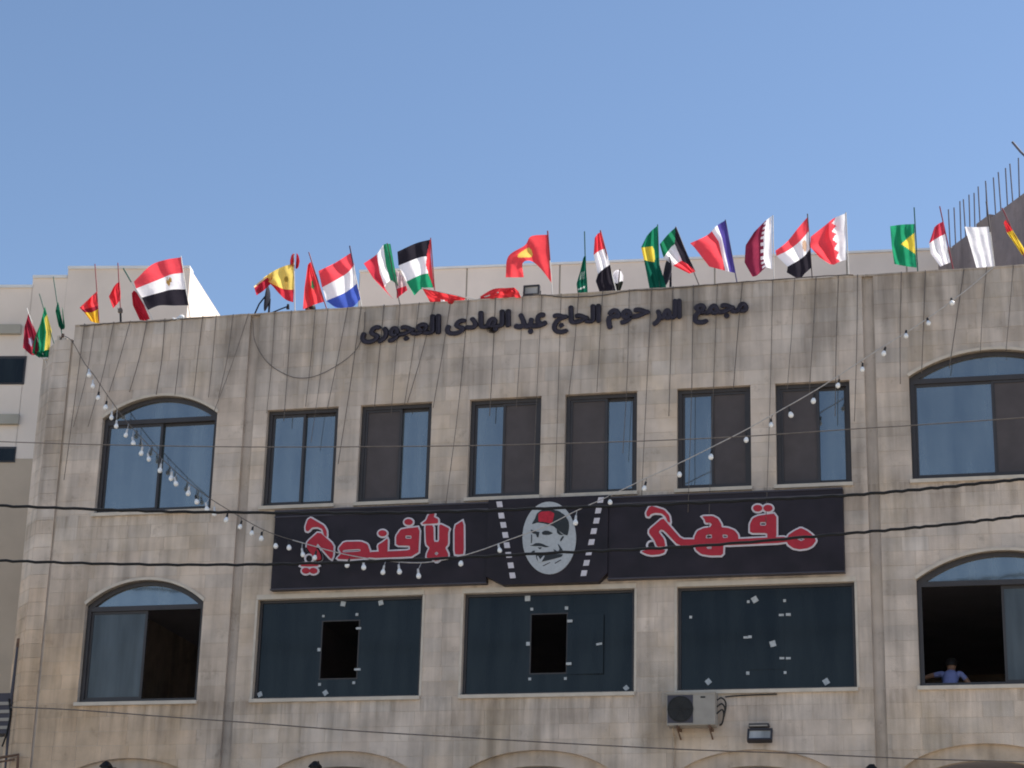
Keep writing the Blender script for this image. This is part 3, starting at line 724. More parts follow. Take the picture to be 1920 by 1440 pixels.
def brazil(cu, cv, ru=.42, rv=.40):
    def f(u, v):
        if (abs(u-cu)/.2)**2+(abs(v-cv)/.24)**2 < .55: return BLU
        return YEL if abs(u-cu)/ru+abs(v-cv)/rv < 1 else GRN
    return f
def half_diamond(u, v): return YEL if u/.60+abs(v-.45)/.25 < 1 else GRN
def sunflag(u, v): return (.80,.52,.12) if ((u-.52)/.16)**2+((v-.5)/.27)**2 < 1 else KRED
def star_at(cu, cv, r, asp, cs, bg):
    def f(u, v):
        dx, dy = (u-cu)/r*asp, (v-cv)/r; d = math.hypot(dx, dy)
        if d > 1: return bg
        a = (math.atan2(dx, -dy)+math.pi) % (2*math.pi/5)-math.pi/5
        return cs if d*math.cos(abs(abs(a)-math.pi/5)*1.0)*(1.0+1.15*(math.pi/5-abs(a))/(math.pi/5)*0+ .9*(1-abs(a)/(math.pi/5))) < .78 else bg
    return f
def script(u, v):
    if .25 < u < .85 and .42 < v < .62 and math.sin(u*60+math.sin(v*40)*2) > .35: return (.55,.60,.58)
    if .2 < u < .9 and abs(v-.80-.1*u) < .022: return (.60,.64,.62)
    return (.012,.13,.085)
def plain(c): return lambda u, v: c
def flag(name, label, pole, patches, Y=.34, amp=.045, freq=2.2, ph=None, pm='poled', pr=.011, tip=None):
    pt, pb = P(*pole[0], Y+.012), P(*pole[1], Y+.012)
    dirv = (pt-pb).normalized(); foot = pb-dirv*.55
    root = empty(name, foot, label, 'flag', 'flags along the parapet')
    G().tube([foot, pb, pt], pr, 8).obj('pole', M[pm], root)
    if tip: G().tube([pb.lerp(pt, .55)-Vector((0, .002, 0)), pt+dirv*.01-Vector((0, .002, 0))], pr*1.35, 8).obj('pole_sleeve', M[tip], root)
    ph = random.uniform(0, 6) if ph is None else ph
    for rows, fn in patches:
        NU, NV = 44, 36; cur = [(v, crom([Vector((*p_, 0)) for p_ in pts], NU+1)) for v, pts in rows]
        vs = []; fs = []; cols = []
        for j in range(NV+1):
            v = j/NV; k = 0
            while k < len(cur)-2 and v > cur[k+1][0]: k += 1
            t = (v-cur[k][0])/(cur[k+1][0]-cur[k][0])
            for i in range(NU+1):
                u = i/NU; q = cur[k][1][i].lerp(cur[k+1][1][i], t)
                dy = amp*min(1, u*2.2)*(math.sin(freq*2*math.pi*u+ph+v*1.3)+.45*math.sin(freq*4.3*u+v*5+ph*2))+.3*amp*math.sin(v*9+ph+u*7)*min(1, u*3)+.16*amp*math.sin(17*u-11*v+ph*3)
                vs.append(P(q.x, q.y, Y+dy))
        for j in range(NV):
            for i in range(NU):
                a = j*(NU+1)+i; fs.append((a, a+NU+1, a+NU+2, a+1)); cols.append(fn((i+.5)/NU, (j+.5)/NV))
        o = mk('cloth', vs, fs, M['flag'], root, smooth=True)
        at = o.data.color_attributes.new('Col', 'FLOAT_COLOR', 'CORNER'); buf = []
        for c_ in cols: buf += [*c_, 1]*4
        at.data.foreach_set('color', buf)
    return root
def R2(top, bot): return [(0, top), (1, bot)]
T3 = (1/3, 2/3)
flag('small_flag', 'dark red and white flag hanging limp off the building\'s left corner', ((50,578),(72,640)), [(R2([(53,588),(50,600),(46,612)], [(80,652),(62,666),(43,652)]), star_at(.5,.62,.2,.8,(.35,.3,.42),(.35,.03,.06)))], pm='polew', Y=.25)
flag('small_flag', 'green and yellow flag drooping beside the left corner pillar', ((74,551),(100,640)), [([(0, [(84,574),(80,590),(76,606)]), (.5, [(97,620),(80,625),(66,632)]), (1, [(92,666),(76,668),(60,662)])], lambda u, v: (.82,.66,.12) if u < .30 and .18 < v < .88 else GRN), ([(0, [(94,652),(76,660),(60,655)]), (1, [(90,673),(75,671),(64,664)])], lambda u, v: WHT if v > .86 and u < .5 else (.015,.15,.09))], pm='poleg', Y=.22)
flag('small_flag', 'dark green flag furled tightly round its pole on top of the corner pillar', ((100,519),(116,626)), [(R2([(109,566),(106,574),(104,584)], [(120,616),(115,618),(110,612)]), plain((.02,.17,.10))), (R2([(116,574),(118,582),(119,590)], [(119,618),(121,616),(122,612)]), plain((.10,.30,.20)))], pm='poleg', Y=.15)
flag('small_flag', 'red and yellow flag hanging half lowered from a dark red pole near the left corner', ((178,495),(186,607)), [([(0, [(182,546),(172,555),(165,562)]), (.35, [(183,568),(168,570),(149,577)]), (.62, [(184,580),(172,586),(158,586)]), (1, [(186,606),(178,605),(170,602)])], lambda u, v: (.80,.50,.05) if v > .62 else ((.30,.03,.05) if v > .48 else KRED))], pm='poler', Y=.30)
flag('small_flag', 'small plain red flag bunched on a bare dark red pole near the left corner', ((221,493),(227,600)), [([(0, [(224,528),(218,532),(213,538)]), (.5, [(226,548),(214,550),(204,556)]), (1, [(226,562),(218,572),(212,578)])], plain((.75,.06,.08)))], pm='poler', Y=.30)
flag('national_flag', 'largest red white and black flag with a gold emblem, near the left corner', ((339,480),(358,604)), [([(0, [(340,482.5),(311,487),(283,497.5),(251,528)]), (T3[0], [(343,511.5),(320,515),(298,524),(255,541)]), (T3[1], [(348,542.5),(322,543),(298,549),(266,558)]), (1, [(354,572.5),(325,573),(298,573),(276,582)])], egypt(.40,.5))], pm='polew', Y=.40, amp=.03)
flag('leaning_flag', 'dark red flag draped over the parapet from a leaning green and white pole', ((232,504),(264,560)), [([(0, [(256,548),(251,545),(247,550)]), (.5, [(270,572),(256,574),(249,572)]), (1, [(281,598),(272,601),(262,600)])], plain((.50,.03,.05)))], pm='polew', Y=.18, tip='poleg')
flag('national_flag', 'yellow and red flag caught on the satellite dish at the left', ((551,475),(553,590)), [
  ([(0, [(551,494),(530,500),(510,510),(494,521)]), (.62, [(551,544),(534,543),(519,537),(500,527)]), (1, [(550,567),(536,562),(522,549),(512,537)])], lambda u, v: (.55,.04,.06) if v > .62 else ((.35,.25,.06) if (u-.25)**2/.004+(v-.35)**2/.006 < 1 else (.82,.62,.16))),
  (R2([(512,512),(498,519),(476,537)], [(508,532),(494,545),(481,554)]), lambda u, v: (.75,.60,.35) if v < .18 else (.42,.03,.055)),
  (R2([(552,475),(547,478),(544,488)], [(552,500),(547,499),(544,497)]), plain((.55,.04,.06))),
  (R2([(556,474),(560,480),(562,490)], [(554,503),(557,504),(560,500)]), plain((.50,.04,.06)))], pm='polew', Y=.45)
flag('national_flag', 'red flag with a small green star hanging close to its leaning pole', ((579,473),(614,584)), [([(0, [(583,491),(580,493),(577,497)]), (.5, [(598,534),(585,537),(571,539)]), (1, [(607,566),(590,571),(568,580)])], star_at(.45,.48,.17,1,(.05,.20,.08),KRED))], pm='poler', Y=.30)
flag('national_flag', 'red white and blue striped flag flying left of the parapet lettering', ((656,462),(679,580)), [([(0, [(658,474),(628,493),(597,508)]), (T3[0], [(664,497),(648,514),(604,539)]), (T3[1], [(670,531),(648,548),(612,564)]), (1, [(676,561),(658,577),(629,577)])], stripes(RED, WHT, BLU))], pm='polew', Y=.34, tip='poleb')
flag('national_flag', 'green white and red flag folded double round its pole', ((726,456),(751,576)), [
  ([(0, [(732,457),(719,459),(706,477),(682,494)]), (.5, [(739,497),(724,498),(712,512),(700,522)]), (1, [(747,537),(733,526),(722,540),(738,562)])], vstripes((.03,.26,.13), WHT, (.62,.05,.08))),
  (R2([(742,505),(750,512),(757,520)], [(744,560),(752,553),(764,544)]), lambda u, v: (.62,.05,.08) if v > .66 else (.66,.52,.53))], pm='poled', Y=.36)
flag('national_flag', 'black white and green flag with a red hoist wedge beside the fallen red flag', ((807.5,446),(815,545)), [([(0, [(807.5,449),(780,456),(745,472)]), (T3[0], [(808,480),(786,483),(747,498)]), (T3[1], [(811,512),(790,515),(762,528)]), (1, [(814,539),(792,541),(777,554)])], palestine)], pm='poler', Y=.42)
flag('fallen_flag', 'red flag with a white star toppled onto the parapet, its pale pole lying down', ((791,540),(879,559)), [([(0, [(792,541),(830,549),(873,559)]), (1, [(808,569),(838,571),(868,566)])], star_at(.42,.78,.30,2.2,WHT,(.70,.05,.06)))], pm='polew', Y=.02)
flag('crumpled_flag', 'crumpled plain red flag lying along the top of the parapet', ((935,548),(897,561)), [([(0, [(900,556),(925,542),(950,540),(964,539)]), (.5, [(901,558),(925,552),(950,548),(972,546)]), (1, [(900,562),(925,560),(950,558),(977,558)])], plain((.75,.06,.07)))], pm='polew', Y=.0, amp=.05, freq=3.1)
flag('national_flag', 'red flag with a yellow sun blowing in an arch above the parapet floodlight', ((1027,434),(1036,556)), [([(0, [(1027,440),(996,443),(984,460),(953,481),(948,520)]), (1, [(1034,530),(1014,504),(995,489),(980,494),(982,520)])], sunflag)], pm='polew', Y=.34, tip='poler')
flag('national_flag', 'dark green flag with white script hanging furled from a thin pole', ((1096,434),(1099,553)), [([(0, [(1098.5,480),(1096,480),(1093.5,484)]), (.35, [(1099,503),(1093,505),(1088,508)]), (.7, [(1101,528),(1091,530),(1081,532)]), (1, [(1102,549),(1092,550),(1083,549)])], script)], pm='poleg', Y=.34, amp=.05)
flag('national_flag', 'narrow red white and black flag hanging by a leaning pale pole near the middle', ((1126,433),(1156,549)), [([(0, [(1127,435),(1121,438),(1115,446)]), (T3[0], [(1135,466),(1124,470),(1113,478)]), (T3[1], [(1144,496),(1132,504),(1121,514)]), (.85, [(1149,522),(1133,525),(1117,527)]), (1, [(1154,546),(1140,547),(1124,547)])], stripes(RED, WHT, BLK))], pm='polew', Y=.34, tip='poler')
flag('national_flag', 'green flag with a yellow lozenge curling down beside the dark dish', ((1233,421),(1237,545)), [([(0, [(1233,423),(1222,432),(1213,442)]), (.33, [(1234,460),(1218,462),(1202,464)]), (.58, [(1236,494),(1222,494),(1208,490)]), (1, [(1250,541),(1235,543),(1218,542)])], lambda u, v: (.82,.66,.10) if u > .25 and .34 < v < .56 and (u-.25) > abs(v-.45)*1.6-.10 else ((.02,.24,.13) if v < .5 else (.012,.13,.09)))], pm='poleg', Y=.40)
flag('national_flag', 'green white and red flag with a broad black hoist drooping from a leaning pole', ((1267,425),(1313,540)), [([(0, [(1267,426),(1252,440),(1237,458)]), (T3[0], [(1280,456),(1262,460),(1244,483)]), (T3[1], [(1292,484),(1276,490),(1262,498)]), (1, [(1304,509),(1299,511),(1292,513)])], kuwait)], pm='poled', Y=.34)
flag('national_flag', 'blue white and red upright striped flag blowing left from a leaning pole', ((1360,412),(1383,536)), [([(0, [(1360,413),(1343,424),(1326,441),(1294,456)]), (.35, [(1367,448),(1352,446),(1341,458),(1302,464)]), (1, [(1379,512),(1366,509),(1354,506),(1330,500)])], lambda u, v: NAVY if u < .30 else (WHT if u < .52 else RED))], pm='poleb', Y=.34)
flag('national_flag', 'maroon flag with a white saw-toothed hoist', ((1449,404),(1451,531)), [([(0, [(1447,405),(1432,417),(1414,435)]), (.4, [(1447,442),(1424,448),(1398,460)]), (.75, [(1448,482),(1424,488),(1396,492)]), (1, [(1448,505),(1436,502),(1420,516),(1411,519)])], serr(9, .30, .20, WHT, MAR))], pm='polew', Y=.36)
flag('national_flag', 'red white and black flag with faint emblem, between two serrated flags', ((1514,401),(1523,523)), [([(0, [(1514,407),(1496,428),(1475,454),(1454,470)]), (T3[0], [(1516,434),(1500,452),(1480,468),(1456,480)]), (T3[1], [(1519,466),(1508,480),(1494,490),(1477,500)]), (1, [(1521,502),(1510,512),(1498,522),(1475,511)])], lambda u, v: (.62,.42,.30) if ((u-.22)/.09)**2+((v-.5)/.11)**2 < 1 else stripes(RED, WHT, BLK)(u, v))], pm='poled', Y=.34)
flag('national_flag', 'red flag with a white zigzag hoist edge, right of the striped flags', ((1586,398),(1591,515)), [([(0, [(1586,400),(1564,409),(1549,421),(1520,444)]), (.45, [(1586,440),(1564,444),(1546,452),(1519,463)]), (1, [(1587,487),(1573,491),(1560,496),(1537,483)])], serr(5, .27, .14, WHT, (.90,.085,.11)))], pm='polew', Y=.34)
flag('national_flag', 'square green flag with half a yellow lozenge at its pole near the right end', ((1714,389),(1721,512)), [([(0, [(1714.5,420),(1692,421),(1669,424)]), (.5, [(1716,461),(1694,461),(1672,462)]), (1, [(1719,502),(1697,499),(1677,495)])], half_diamond)], pm='poleg', Y=.34)
flag('national_flag', 'red over white flag hanging from a dark red pole near the concrete building', ((1762,387),(1788,508)), [([(0, [(1769,415),(1759,420),(1752,426)]), (.3, [(1772,438),(1757,446),(1742,456)]), (.6, [(1776,465),(1760,470),(1745,475)]), (1, [(1782,492),(1771,496),(1763,500)])], lambda u, v: (.62,.07,.11) if v < .3 else WHT)], pm='poler', Y=.34)
flag('national_flag', 'plain white flag where the string of bulbs meets the parapet', ((1849.5,379),(1865,505)), [([(0, [(1854,425),(1832,426),(1809,425)]), (.5, [(1859,462),(1840,463),(1819,460)]), (1, [(1864,500),(1848,501),(1831,502)])], plain(WHT))], pm='polew', Y=.30, tip='poled', amp=.014)
flag('national_flag', 'red and yellow flag wrapped along its slanting pole at the far right edge', ((1879,390),(1926,492)), [([(0, [(1886,412),(1884,414),(1882,418)]), (.25, [(1899,432),(1894,434),(1888,436)]), (1, [(1924,472),(1920,476),(1916,478)])], lambda u, v: KRED if v < .25 else (.80,.62,.08))], pm='poler', Y=.30)

flag('bunched_flag', 'small white and black flag bunched up behind the narrow striped flag', ((1162,505),(1158,556)), [([(0, [(1151,509),(1158,506),(1165,509)]), (.3, [(1149,518),(1159,516),(1169,518)]), (.6, [(1151,530),(1160,529),(1168,531)]), (1, [(1154,549),(1158,550),(1162,549)])], lambda u, v: WHT if v < .58+.06*math.sin(u*5) else (.03,.035,.03))], pm='poled', Y=.55, amp=.05, freq=1.6)

# ------------------------------------------------------------------ things on the roof and parapet
def dish(c, rx, rz, Y, label, arm, lnb):
    p_ = P(*c, Y); s = px_m(p_); root = empty('satellite_dish', (p_.x, Y, ZR), label, 'satellite dish', 'satellite dishes on the roof')
    R = rz*s; yawv = math.acos(min(1, rx/rz)); ax = Vector((-math.sin(yawv), -math.cos(yawv), .10)).normalized()
    a = ax.cross(Vector((0, 0, 1))).normalized(); b = a.cross(ax); g = G(); n, m = 28, 6; v = []; f = []
    for i in range(m+1):
        r = R*i/m
        for k in range(n): an = 2*math.pi*k/n; v.append(p_+(a*math.cos(an)+b*math.sin(an))*r+ax*(.28*r*r/R-.10*R))
    for i in range(m):
        for k in range(n): f.append((i*n+k, i*n+(k+1) % n, (i+1)*n+(k+1) % n, (i+1)*n+k))
    g.add(v, f); o = g.obj('reflector', M['dish'], root, smooth=True)
    md = o.modifiers.new('thick', 'SOLIDIFY'); md.thickness = .012
    mast = p_-ax*.12*R; G().tube([(mast.x, mast.y, ZR), mast], .022, 8).obj('mast', M['dish'], root)
    if arm: G().tube([P(*q, Y-.05) for q in arm], .014, 8).obj('feed_arm', M['dish'], root)
    if lnb:
        e = P(*lnb, Y-.05); G().lathe([(.0,-.05),(.035,-.05),(.03,.0),(.022,.05),(0,.05)], e, 'z', 10).obj('receiver_head', M['dish'], root)
dish((503,560), 6.5, 24, .95, 'dark satellite dish seen edge-on at the left of the roof', [(508,587),(525,580),(538,575)], (540,575))
o = bpy.data.objects.get('satellite_dish'); G().tube([P(476,592,.95), P(486,570,.95), P(497,556,.95)], .016, 8).obj('stay_arm', M['dish'], o)
dish((1254,511), 11, 29, .52, 'dark oval satellite dish behind the drooping green flag', None, None)
def floodlight(name, label, px, size, Y, tilt, stand):
    p_ = P(*px, Y); s = px_m(p_); w, h = size[0]*s/2, size[1]*s/2
    root = empty(name, (p_.x, Y, p_.z-h-.04), label, 'floodlight')
    rot = Matrix.Rotation(tilt, 3, 'X')
    def put(g, nm, m):
        g.v = [p_+rot @ (v) for v in g.v]; return g.obj(nm, m, root)
    g = G(); rect_frame(g, -w, w, -h, h, .03, -.045, .04); put(g, 'housing', M['frame'])
    g = G(); g.box(-w+.02, w-.02, -.02, -.01, -h+.02, h-.02); put(g, 'lens', M['lampglass'])
    g = G(); g.box(-w+.01, w-.01, .041, .07, -h+.01, h-.01); put(g, 'back_shell', M['frame'])
    for k in range(5):
        g = G(); x = -w+.03+k*(2*w-.06)/4; g.box(x-.004, x+.004, .071, .095, -h+.03, h-.03); put(g, 'cooling_fin', M['frame'])
    if stand:
        G().tube([p_+Vector((-w-.012, .02, 0)), p_+Vector((-w-.012, .02, -h-.05)), p_+Vector((w+.012, .02, -h-.05)), p_+Vector((w+.012, .02, 0))], .009, 6).obj('bracket', M['frame'], root)
    return root, p_
floodlight('floodlight', 'square black floodlight standing on the parapet in front of the roof wall', (997,545.5), (31,21), .14, math.radians(-6), True)
root, p_ = floodlight('wall_floodlight', 'floodlight angled down on the wall below the right picture window', (1425,1379), (47,26), -.20, math.radians(-28), False)
q = P(1423, 1360, -.1)
G().box(q.x-.17, q.x+.17, -.13, -.003, q.z-.03, q.z+.03).obj('wall_bracket', M['frame'], root)
G().box(q.x-.16, q.x+.15, -.15, -.131, q.z-.022, q.z+.0).obj('bracket_plate', M['acwhite'], root)
G().box(q.x-.15, q.x+.15, -.16, -.12, q.z-.085, q.z-.055).obj('hinge_bar', M['frame'], root)
# small dark fitting on the parapet at the left
q0 = P(226.5, 602, .1); fx = empty('spotlight', q0, 'small dark spot lamp on a short stem on the parapet at the left', 'lamp')
G().tube([P(226.5,606,.1), P(226,588,.1)], .022, 8).obj('stem', M['black'], fx)
G().lathe([(.0,-.0),(.05,.02),(.045,.08),(.02,.11),(0,.11)], P(225.5,585,.1)-Vector((0,0,.03)), 'z', 10).obj('head', M['wire'], fx)
for k in range(3): G().tube([P(222+3*k,583,.09), P(221+3.4*k,577,.06)], .008, 6).obj('wire_end', M['wire'], fx)
# pot-like flag holder on the corner pillar
q = P(117, 636, .14); hd = empty('flag_holder', (q.x, q.y, 15.69), 'small pale holder block on top of the left corner pillar', 'holder')
G().box(q.x-.08, q.x-.03, .06, .26, 15.69, 15.80).obj('block', M['trim'], hd); G().box(q.x+.02, q.x+.09, .08, .24, 15.69, 15.76).obj('block', M['trim'], hd)
G().tube([(q.x, .14, 15.69), (q.x, .14, 15.86)], .03, 8).obj('socket', M['rust'], hd)
# loose fabric scrap
flagless = G(); v = []
for i in range(9):
    t = i/8; a = P(323+22*t, 594+3*math.sin(t*6)-1.5*t, .0); b = P(324+21*t, 598.5+1.2*math.sin(t*5), -.03); v += [a, b, b+Vector((0,.012,0)), a+Vector((0,.012,0))]
f = [(k*4+j, k*4+(j+1) % 4, k*4+4+(j+1) % 4, k*4+4+j) for k in range(8) for j in range(4)]+[(3,2,1,0),(32,33,34,35)]
tag(mk('cloth_scrap', v, f, M['clothwhite'], None, True), 'pale scrap of cloth lying on the parapet under the large flag', 'cloth')

# ------------------------------------------------------------------ wires and light strings
def cable(name, label, pts, Y, r, m, cat='cable', group=None, n=70, wob=0.0, nn=6):
    yy = Y if isinstance(Y, (list, tuple)) else [Y]*len(pts)
    c = crom([P(*p_, y) for p_, y in zip(pts, yy)], n)
    if wob: c = [q+Vector((0, 0, wob*math.sin(i*2.1)+wob*.6*random.uniform(-1, 1))) for i, q in enumerate(c)]
    o = G().tube(c, r, nn).obj(name, M[m], None, True); return tag(o, label, cat, group)
cable('power_cable', 'thick black twisted cable crossing just below the upper window sills', [(-60,945),(0,948),(240,957),(470,961),(760,961),(1030,953),(1320,942),(1582,929),(1760,914),(1920,898),(1990,890)], -3.0, .026, 'black', n=150, wob=.007)
cable('power_cable', 'thick black twisted cable crossing the lower half of the cafe sign', [(-60,1047),(0,1051),(240,1058),(510,1058),(760,1050),(1030,1037),(1300,1024),(1582,1001),(1760,985),(1920,967),(1990,958)], -3.3, .024, 'black', n=150, wob=.007)
cable('thin_wire', 'thin dark wire stretched across the upper row of windows', [(-60,825),(0,828),(200,834),(470,838),(760,837),(960,834),(1200,827),(1400,818),(1620,803),(1720,797),(1920,783),(1990,777)], -2.2, .009, 'wire')
cable('thin_wire', 'thin dark wire sloping across the wall below the picture windows', [(20,1326),(140,1331),(300,1343),(480,1356),(660,1370),(840,1381),(1080,1395),(1300,1406),(1500,1413),(1720,1423),(1920,1428),(1990,1430)], -2.2, .010, 'wire')
cable('loose_cable', 'slack dark cable looping on the wall left of the parapet lettering', [(474,600),(478,640),(500,678),(535,702),(566,709),(600,702),(640,680),(668,655),(682,622),(684,585)], -.03, .007, 'wire', n=50)
cable('parapet_cable', 'dark cable lying along the parapet edge above the lettering', [(1000,552),(1030,554),(1053,557),(1100,556),(1140,552),(1180,545),(1240,542),(1330,534),(1400,528),(1460,524),(1540,518),(1600,515)], -.02, .012, 'wire', n=60, wob=.004)
cable('parapet_cable', 'dark cable lying along the parapet edge at the left corner', [(150,611),(200,607),(240,604),(300,602),(340,598),(400,594)], -.02, .012, 'wire', n=40, wob=.005)
# curtain of thin cables hanging from the parapet
HC = [(178,138,800),(213,165,800),(244,205,735),(276,243,735),(309,293,740),(342,328,740),(380,363,742),(405,391,745),(437,410,745),(466,402,770),(158,120,900),(515,500,775),(546,532,790),(591,573,762),(615,583,830),(652,614,765),(677,634,870),(720,702,765),(750,733,780),(786,758,760),(815,764,755),(845,812,765),(878,836,945),(929,918,780),(980,968,765),(1016,1000,900),(1052,1040,960),(1085,1066,745),(1130,1119,735),(1180,1168,850),(1222,1203,930),(1262,1254,780),(1300,1290,960),(1345,1328,1010),(1392,1375,730),(1449,1436,980),(1490,1476,730),(1530,1517,740),(1572,1566,780),(1608,1602,790),(1690,1688,720),(1735,1728,700),(1808,1780,690),(1850,1838,660),(1900,1886,660)]
for k, (xt, xb, yb) in enumerate(HC):
    yt = 612-(xt-140)*.0655
    a = P(xt, yt, -.02); a.z = ZP+.03; pts = [a, P(xt+(xb-xt)*.45+random.uniform(-2,2), yt+(yb-yt)*.5, -.05), P(xb, yb, -.07 if yb < 930 else -.20)]
    o = G().tube([a+Vector((0, .10, .002))]+crom(pts, 15), random.uniform(.005, .008), 5).obj('hanging_cable', M['wire'], None, True)
    tag(o, 'thin dark cable hanging down the upper facade from the parapet edge', 'cable', 'thin cables hanging from the parapet')
# festoon of bulbs
BULB = [(167,703),(174,724),(184,746),(198,764),(209,783),(218,799),(236,816),(250,831),(265,850),(279,861),(300,882),(321,897),(330,907),(353,925),(369,941),(388,955),(402,963),(424,975),(450,988),(472,1000),(490,1010),(517,1024),(542,1027),(568,1040),(590,1046),(651,1060),(682,1064),(718,1073),(749,1072),(785,1080),(864,1057),(937,1032),(1079,980),(1144,942),(1208,916),(1274,890),(1333,857),(1399,825),(1446,797),(1483,778),(1525,752),(1571,723),(1617,693),(1657,663),(1699,630),(1741,606),(1785,568)]
CORD = [(117,628),(135,640),(158,680),(178,706),(206,748),(240,793),(282,838),(330,885),(380,925),(430,957),(500,996),(575,1020),(650,1040),(720,1051),(790,1055),(850,1046),(900,1032),(960,1010),(1020,988),(1080,958),(1140,931),(1200,902),(1268,871),(1335,838),(1400,805),(1455,774),(1520,737),(1570,706),(1640,660),(1720,610),(1800,553),(1864,500)]
FYB = -.42
ys = [-.0+(FYB)*min(1, min(i, len(CORD)-1-i)/3) for i in range(len(CORD))]
cpts = crom([P(*q, y) for q, y in zip(CORD, ys)], 260)
root = empty('string_light', cpts[0], 'long sagging string of white bulbs from the left corner to the right parapet', 'string lights')
G().tube(cpts[:90], .0075, 6).obj('cord', M['wire'], root, True); G().tube(cpts[89:], .0095, 6).obj('cord', M['wirelight'], root, True)
gb = G().lathe([(.0,-.046),(.016,-.043),(.031,-.032),(.040,-.012),(.040,.006),(.033,.026),(.022,.042),(.018,.052)], n=14); bm_ = None
gs = G().lathe([(0,.118),(.014,.116),(.018,.10),(.020,.05),(.021,.044),(0,.044)], n=10)
for x, y in BULB:
    p_ = P(x, y, FYB-.02); best = min(cpts, key=lambda q: abs(q.x-p_.x) if abs(q.z-p_.z) < .6 else 9)
    up = (best-p_); up.z = max(up.z, .05); rot = Vector((0,0,1)).rotation_difference((up.normalized()*.5+Vector((random.uniform(-.3,.3), random.uniform(-.3,.1), .6))).normalized()).to_matrix()
    s = 1.1*random.uniform(.93, 1.07); bo = G(); bo.add([p_+rot @ v*s for v in gb.v], gb.f); bo = bo.obj('bulb', M['bulb'], root, True)
    so = G(); so.add([p_+rot @ v*s for v in gs.v], gs.f); so.tube([p_+rot @ Vector((0,0,.11)), best], .005, 5)
    dark = x > 410 and x < 545 or x > 1140
    mk('socket', so.v, so.f, M['socket' if dark or random.random() < .3 else 'sockett'], bo, True)

# ------------------------------------------------------------------ air conditioner
a = P(1250, 1299, -.42); b = P(1341, 1359, -.42)
ac = empty('air_conditioner', ((a.x+b.x)/2, -.2, b.z), 'grey outdoor air conditioner unit under the right picture window', 'air conditioner')
g = G(); x0, x1, z0, z1 = a.x, b.x, b.z, a.z
g.box(x0, x1, -.42, -.10, z0, z1); cas = g.obj('casing', M['acwhite'], ac)
md = cas.modifiers.new('bev', 'BEVEL'); md.width = .015; md.segments = 2
G().box(x0+.015, x0+(x1-x0)*.545, -.428, -.421, z0+.04, z1-.045).obj('fan_panel', M['signedge'], ac)
cx_ = x0+(x1-x0)*.285; cz_ = (z0+z1)/2-.005; rr = (z1-z0)*.40
G().lathe([(0,-.4285),(rr,-.4285),(rr,-.436),(rr-.012,-.44),(rr-.02,-.432)], (cx_, 0, cz_), 'y', 28).obj('fan_shroud', M['acdark'], ac)
for k in range(1, 6): G().lathe([(rr*k/6-.004,-.441),(rr*k/6+.004,-.441),(rr*k/6+.004,-.445),(rr*k/6-.004,-.445),(rr*k/6-.004,-.441)], (cx_, 0, cz_), 'y', 24).obj('grille_ring', M['acdark'], ac)
for k in range(6):
    an = k*math.pi/3; G().tube([(cx_, -.443, cz_), (cx_+rr*math.cos(an), -.443, cz_+rr*math.sin(an))], .004, 5).obj('grille_spoke', M['acdark'], ac)
G().box(x0-.006, x1+.006, -.43, -.09, z1-.03, z1+.008).obj('top_lid', M['acwhite'], ac)
G().box(x0+(x1-x0)*.70, x0+(x1-x0)*.80, -.424, -.42, z1-.10, z1-.07).obj('badge', M['acdark'], ac)
for x in (x0+.16, x1-.12):
    G().box(x, x+.035, -.44, -.004, z0-.045, z0-.003).obj('bracket', M['rust'], ac); G().tube([(x+.017, -.40, z0-.04), (x+.017, -.01, z0-.17)], .014, 6).obj('bracket_strut', M['rust'], ac)
G().tube([(x0+.07, -.20, z0-.002), (x0+.07, -.14, z0-.06), (x0+.06, -.03, z0-.12), (x0+.06, -.03, 5.0)], .016, 8).obj('drain_pipe', M['mortar'], ac)
for k in range(3):
    pts = [(x1, -.2-.02*k, z1-.1-.12*k), (x1+.08, -.18, z1-.06-.1*k), (x1+.14-.02*k, -.1, z1-.16-.08*k), (x1+.07, -.06, z0+.10), (x1+.02, -.03, z0+.06)]
    G().tube(crom(pts, 18), .014, 6).obj('coolant_hose', M['acdark'], ac)
G().tube(crom([(x1+.12,-.05,z1-.02),(x1+.30,-.03,z1-.0),(x1+.6,-.03,z1+.01),(x1+1.0,-.03,z1+.015)], 14), .012, 6).obj('coolant_pipe', M['acdark'], ac)

# wall lamps over the arcade
def wall_lamp(px, label, flip):
    p_ = P(*px, -.25); root = empty('wall_lamp', (p_.x, 0, p_.z), label, 'lamp', 'wall lamps over the arcade')
    G().box(p_.x-.04, p_.x+.04, -.03, -.003, p_.z-.25, p_.z-.05).obj('back_plate', M['rust'], root)
    G().tube(crom([(p_.x, -.03, p_.z-.15), (p_.x+.02*flip, -.14, p_.z-.02), (p_.x+.05*flip, -.25, p_.z+.02), (p_.x+.09*flip, -.33, p_.z-.06)], 12), .014, 6).obj('arm', M['black'], root)
    g = G().lathe([(.0,.06),(.04,.05),(.12,-.03),(.13,-.05),(.10,-.05),(.08,-.22),(0,-.22)], (p_.x+.02*flip, -.33, p_.z-.04), 'z', 8); g.obj('lantern', M['black'], root)
wall_lamp((205, 1430), 'dark wall lantern at the bottom edge under the left arched windows', -1)
wall_lamp((592, 1430), 'dark wall lantern at the bottom edge under the leftmost picture window', 1)
wall_lamp((1632, 1436), 'dark wall lantern at the bottom edge beside the right rain channel', 1)

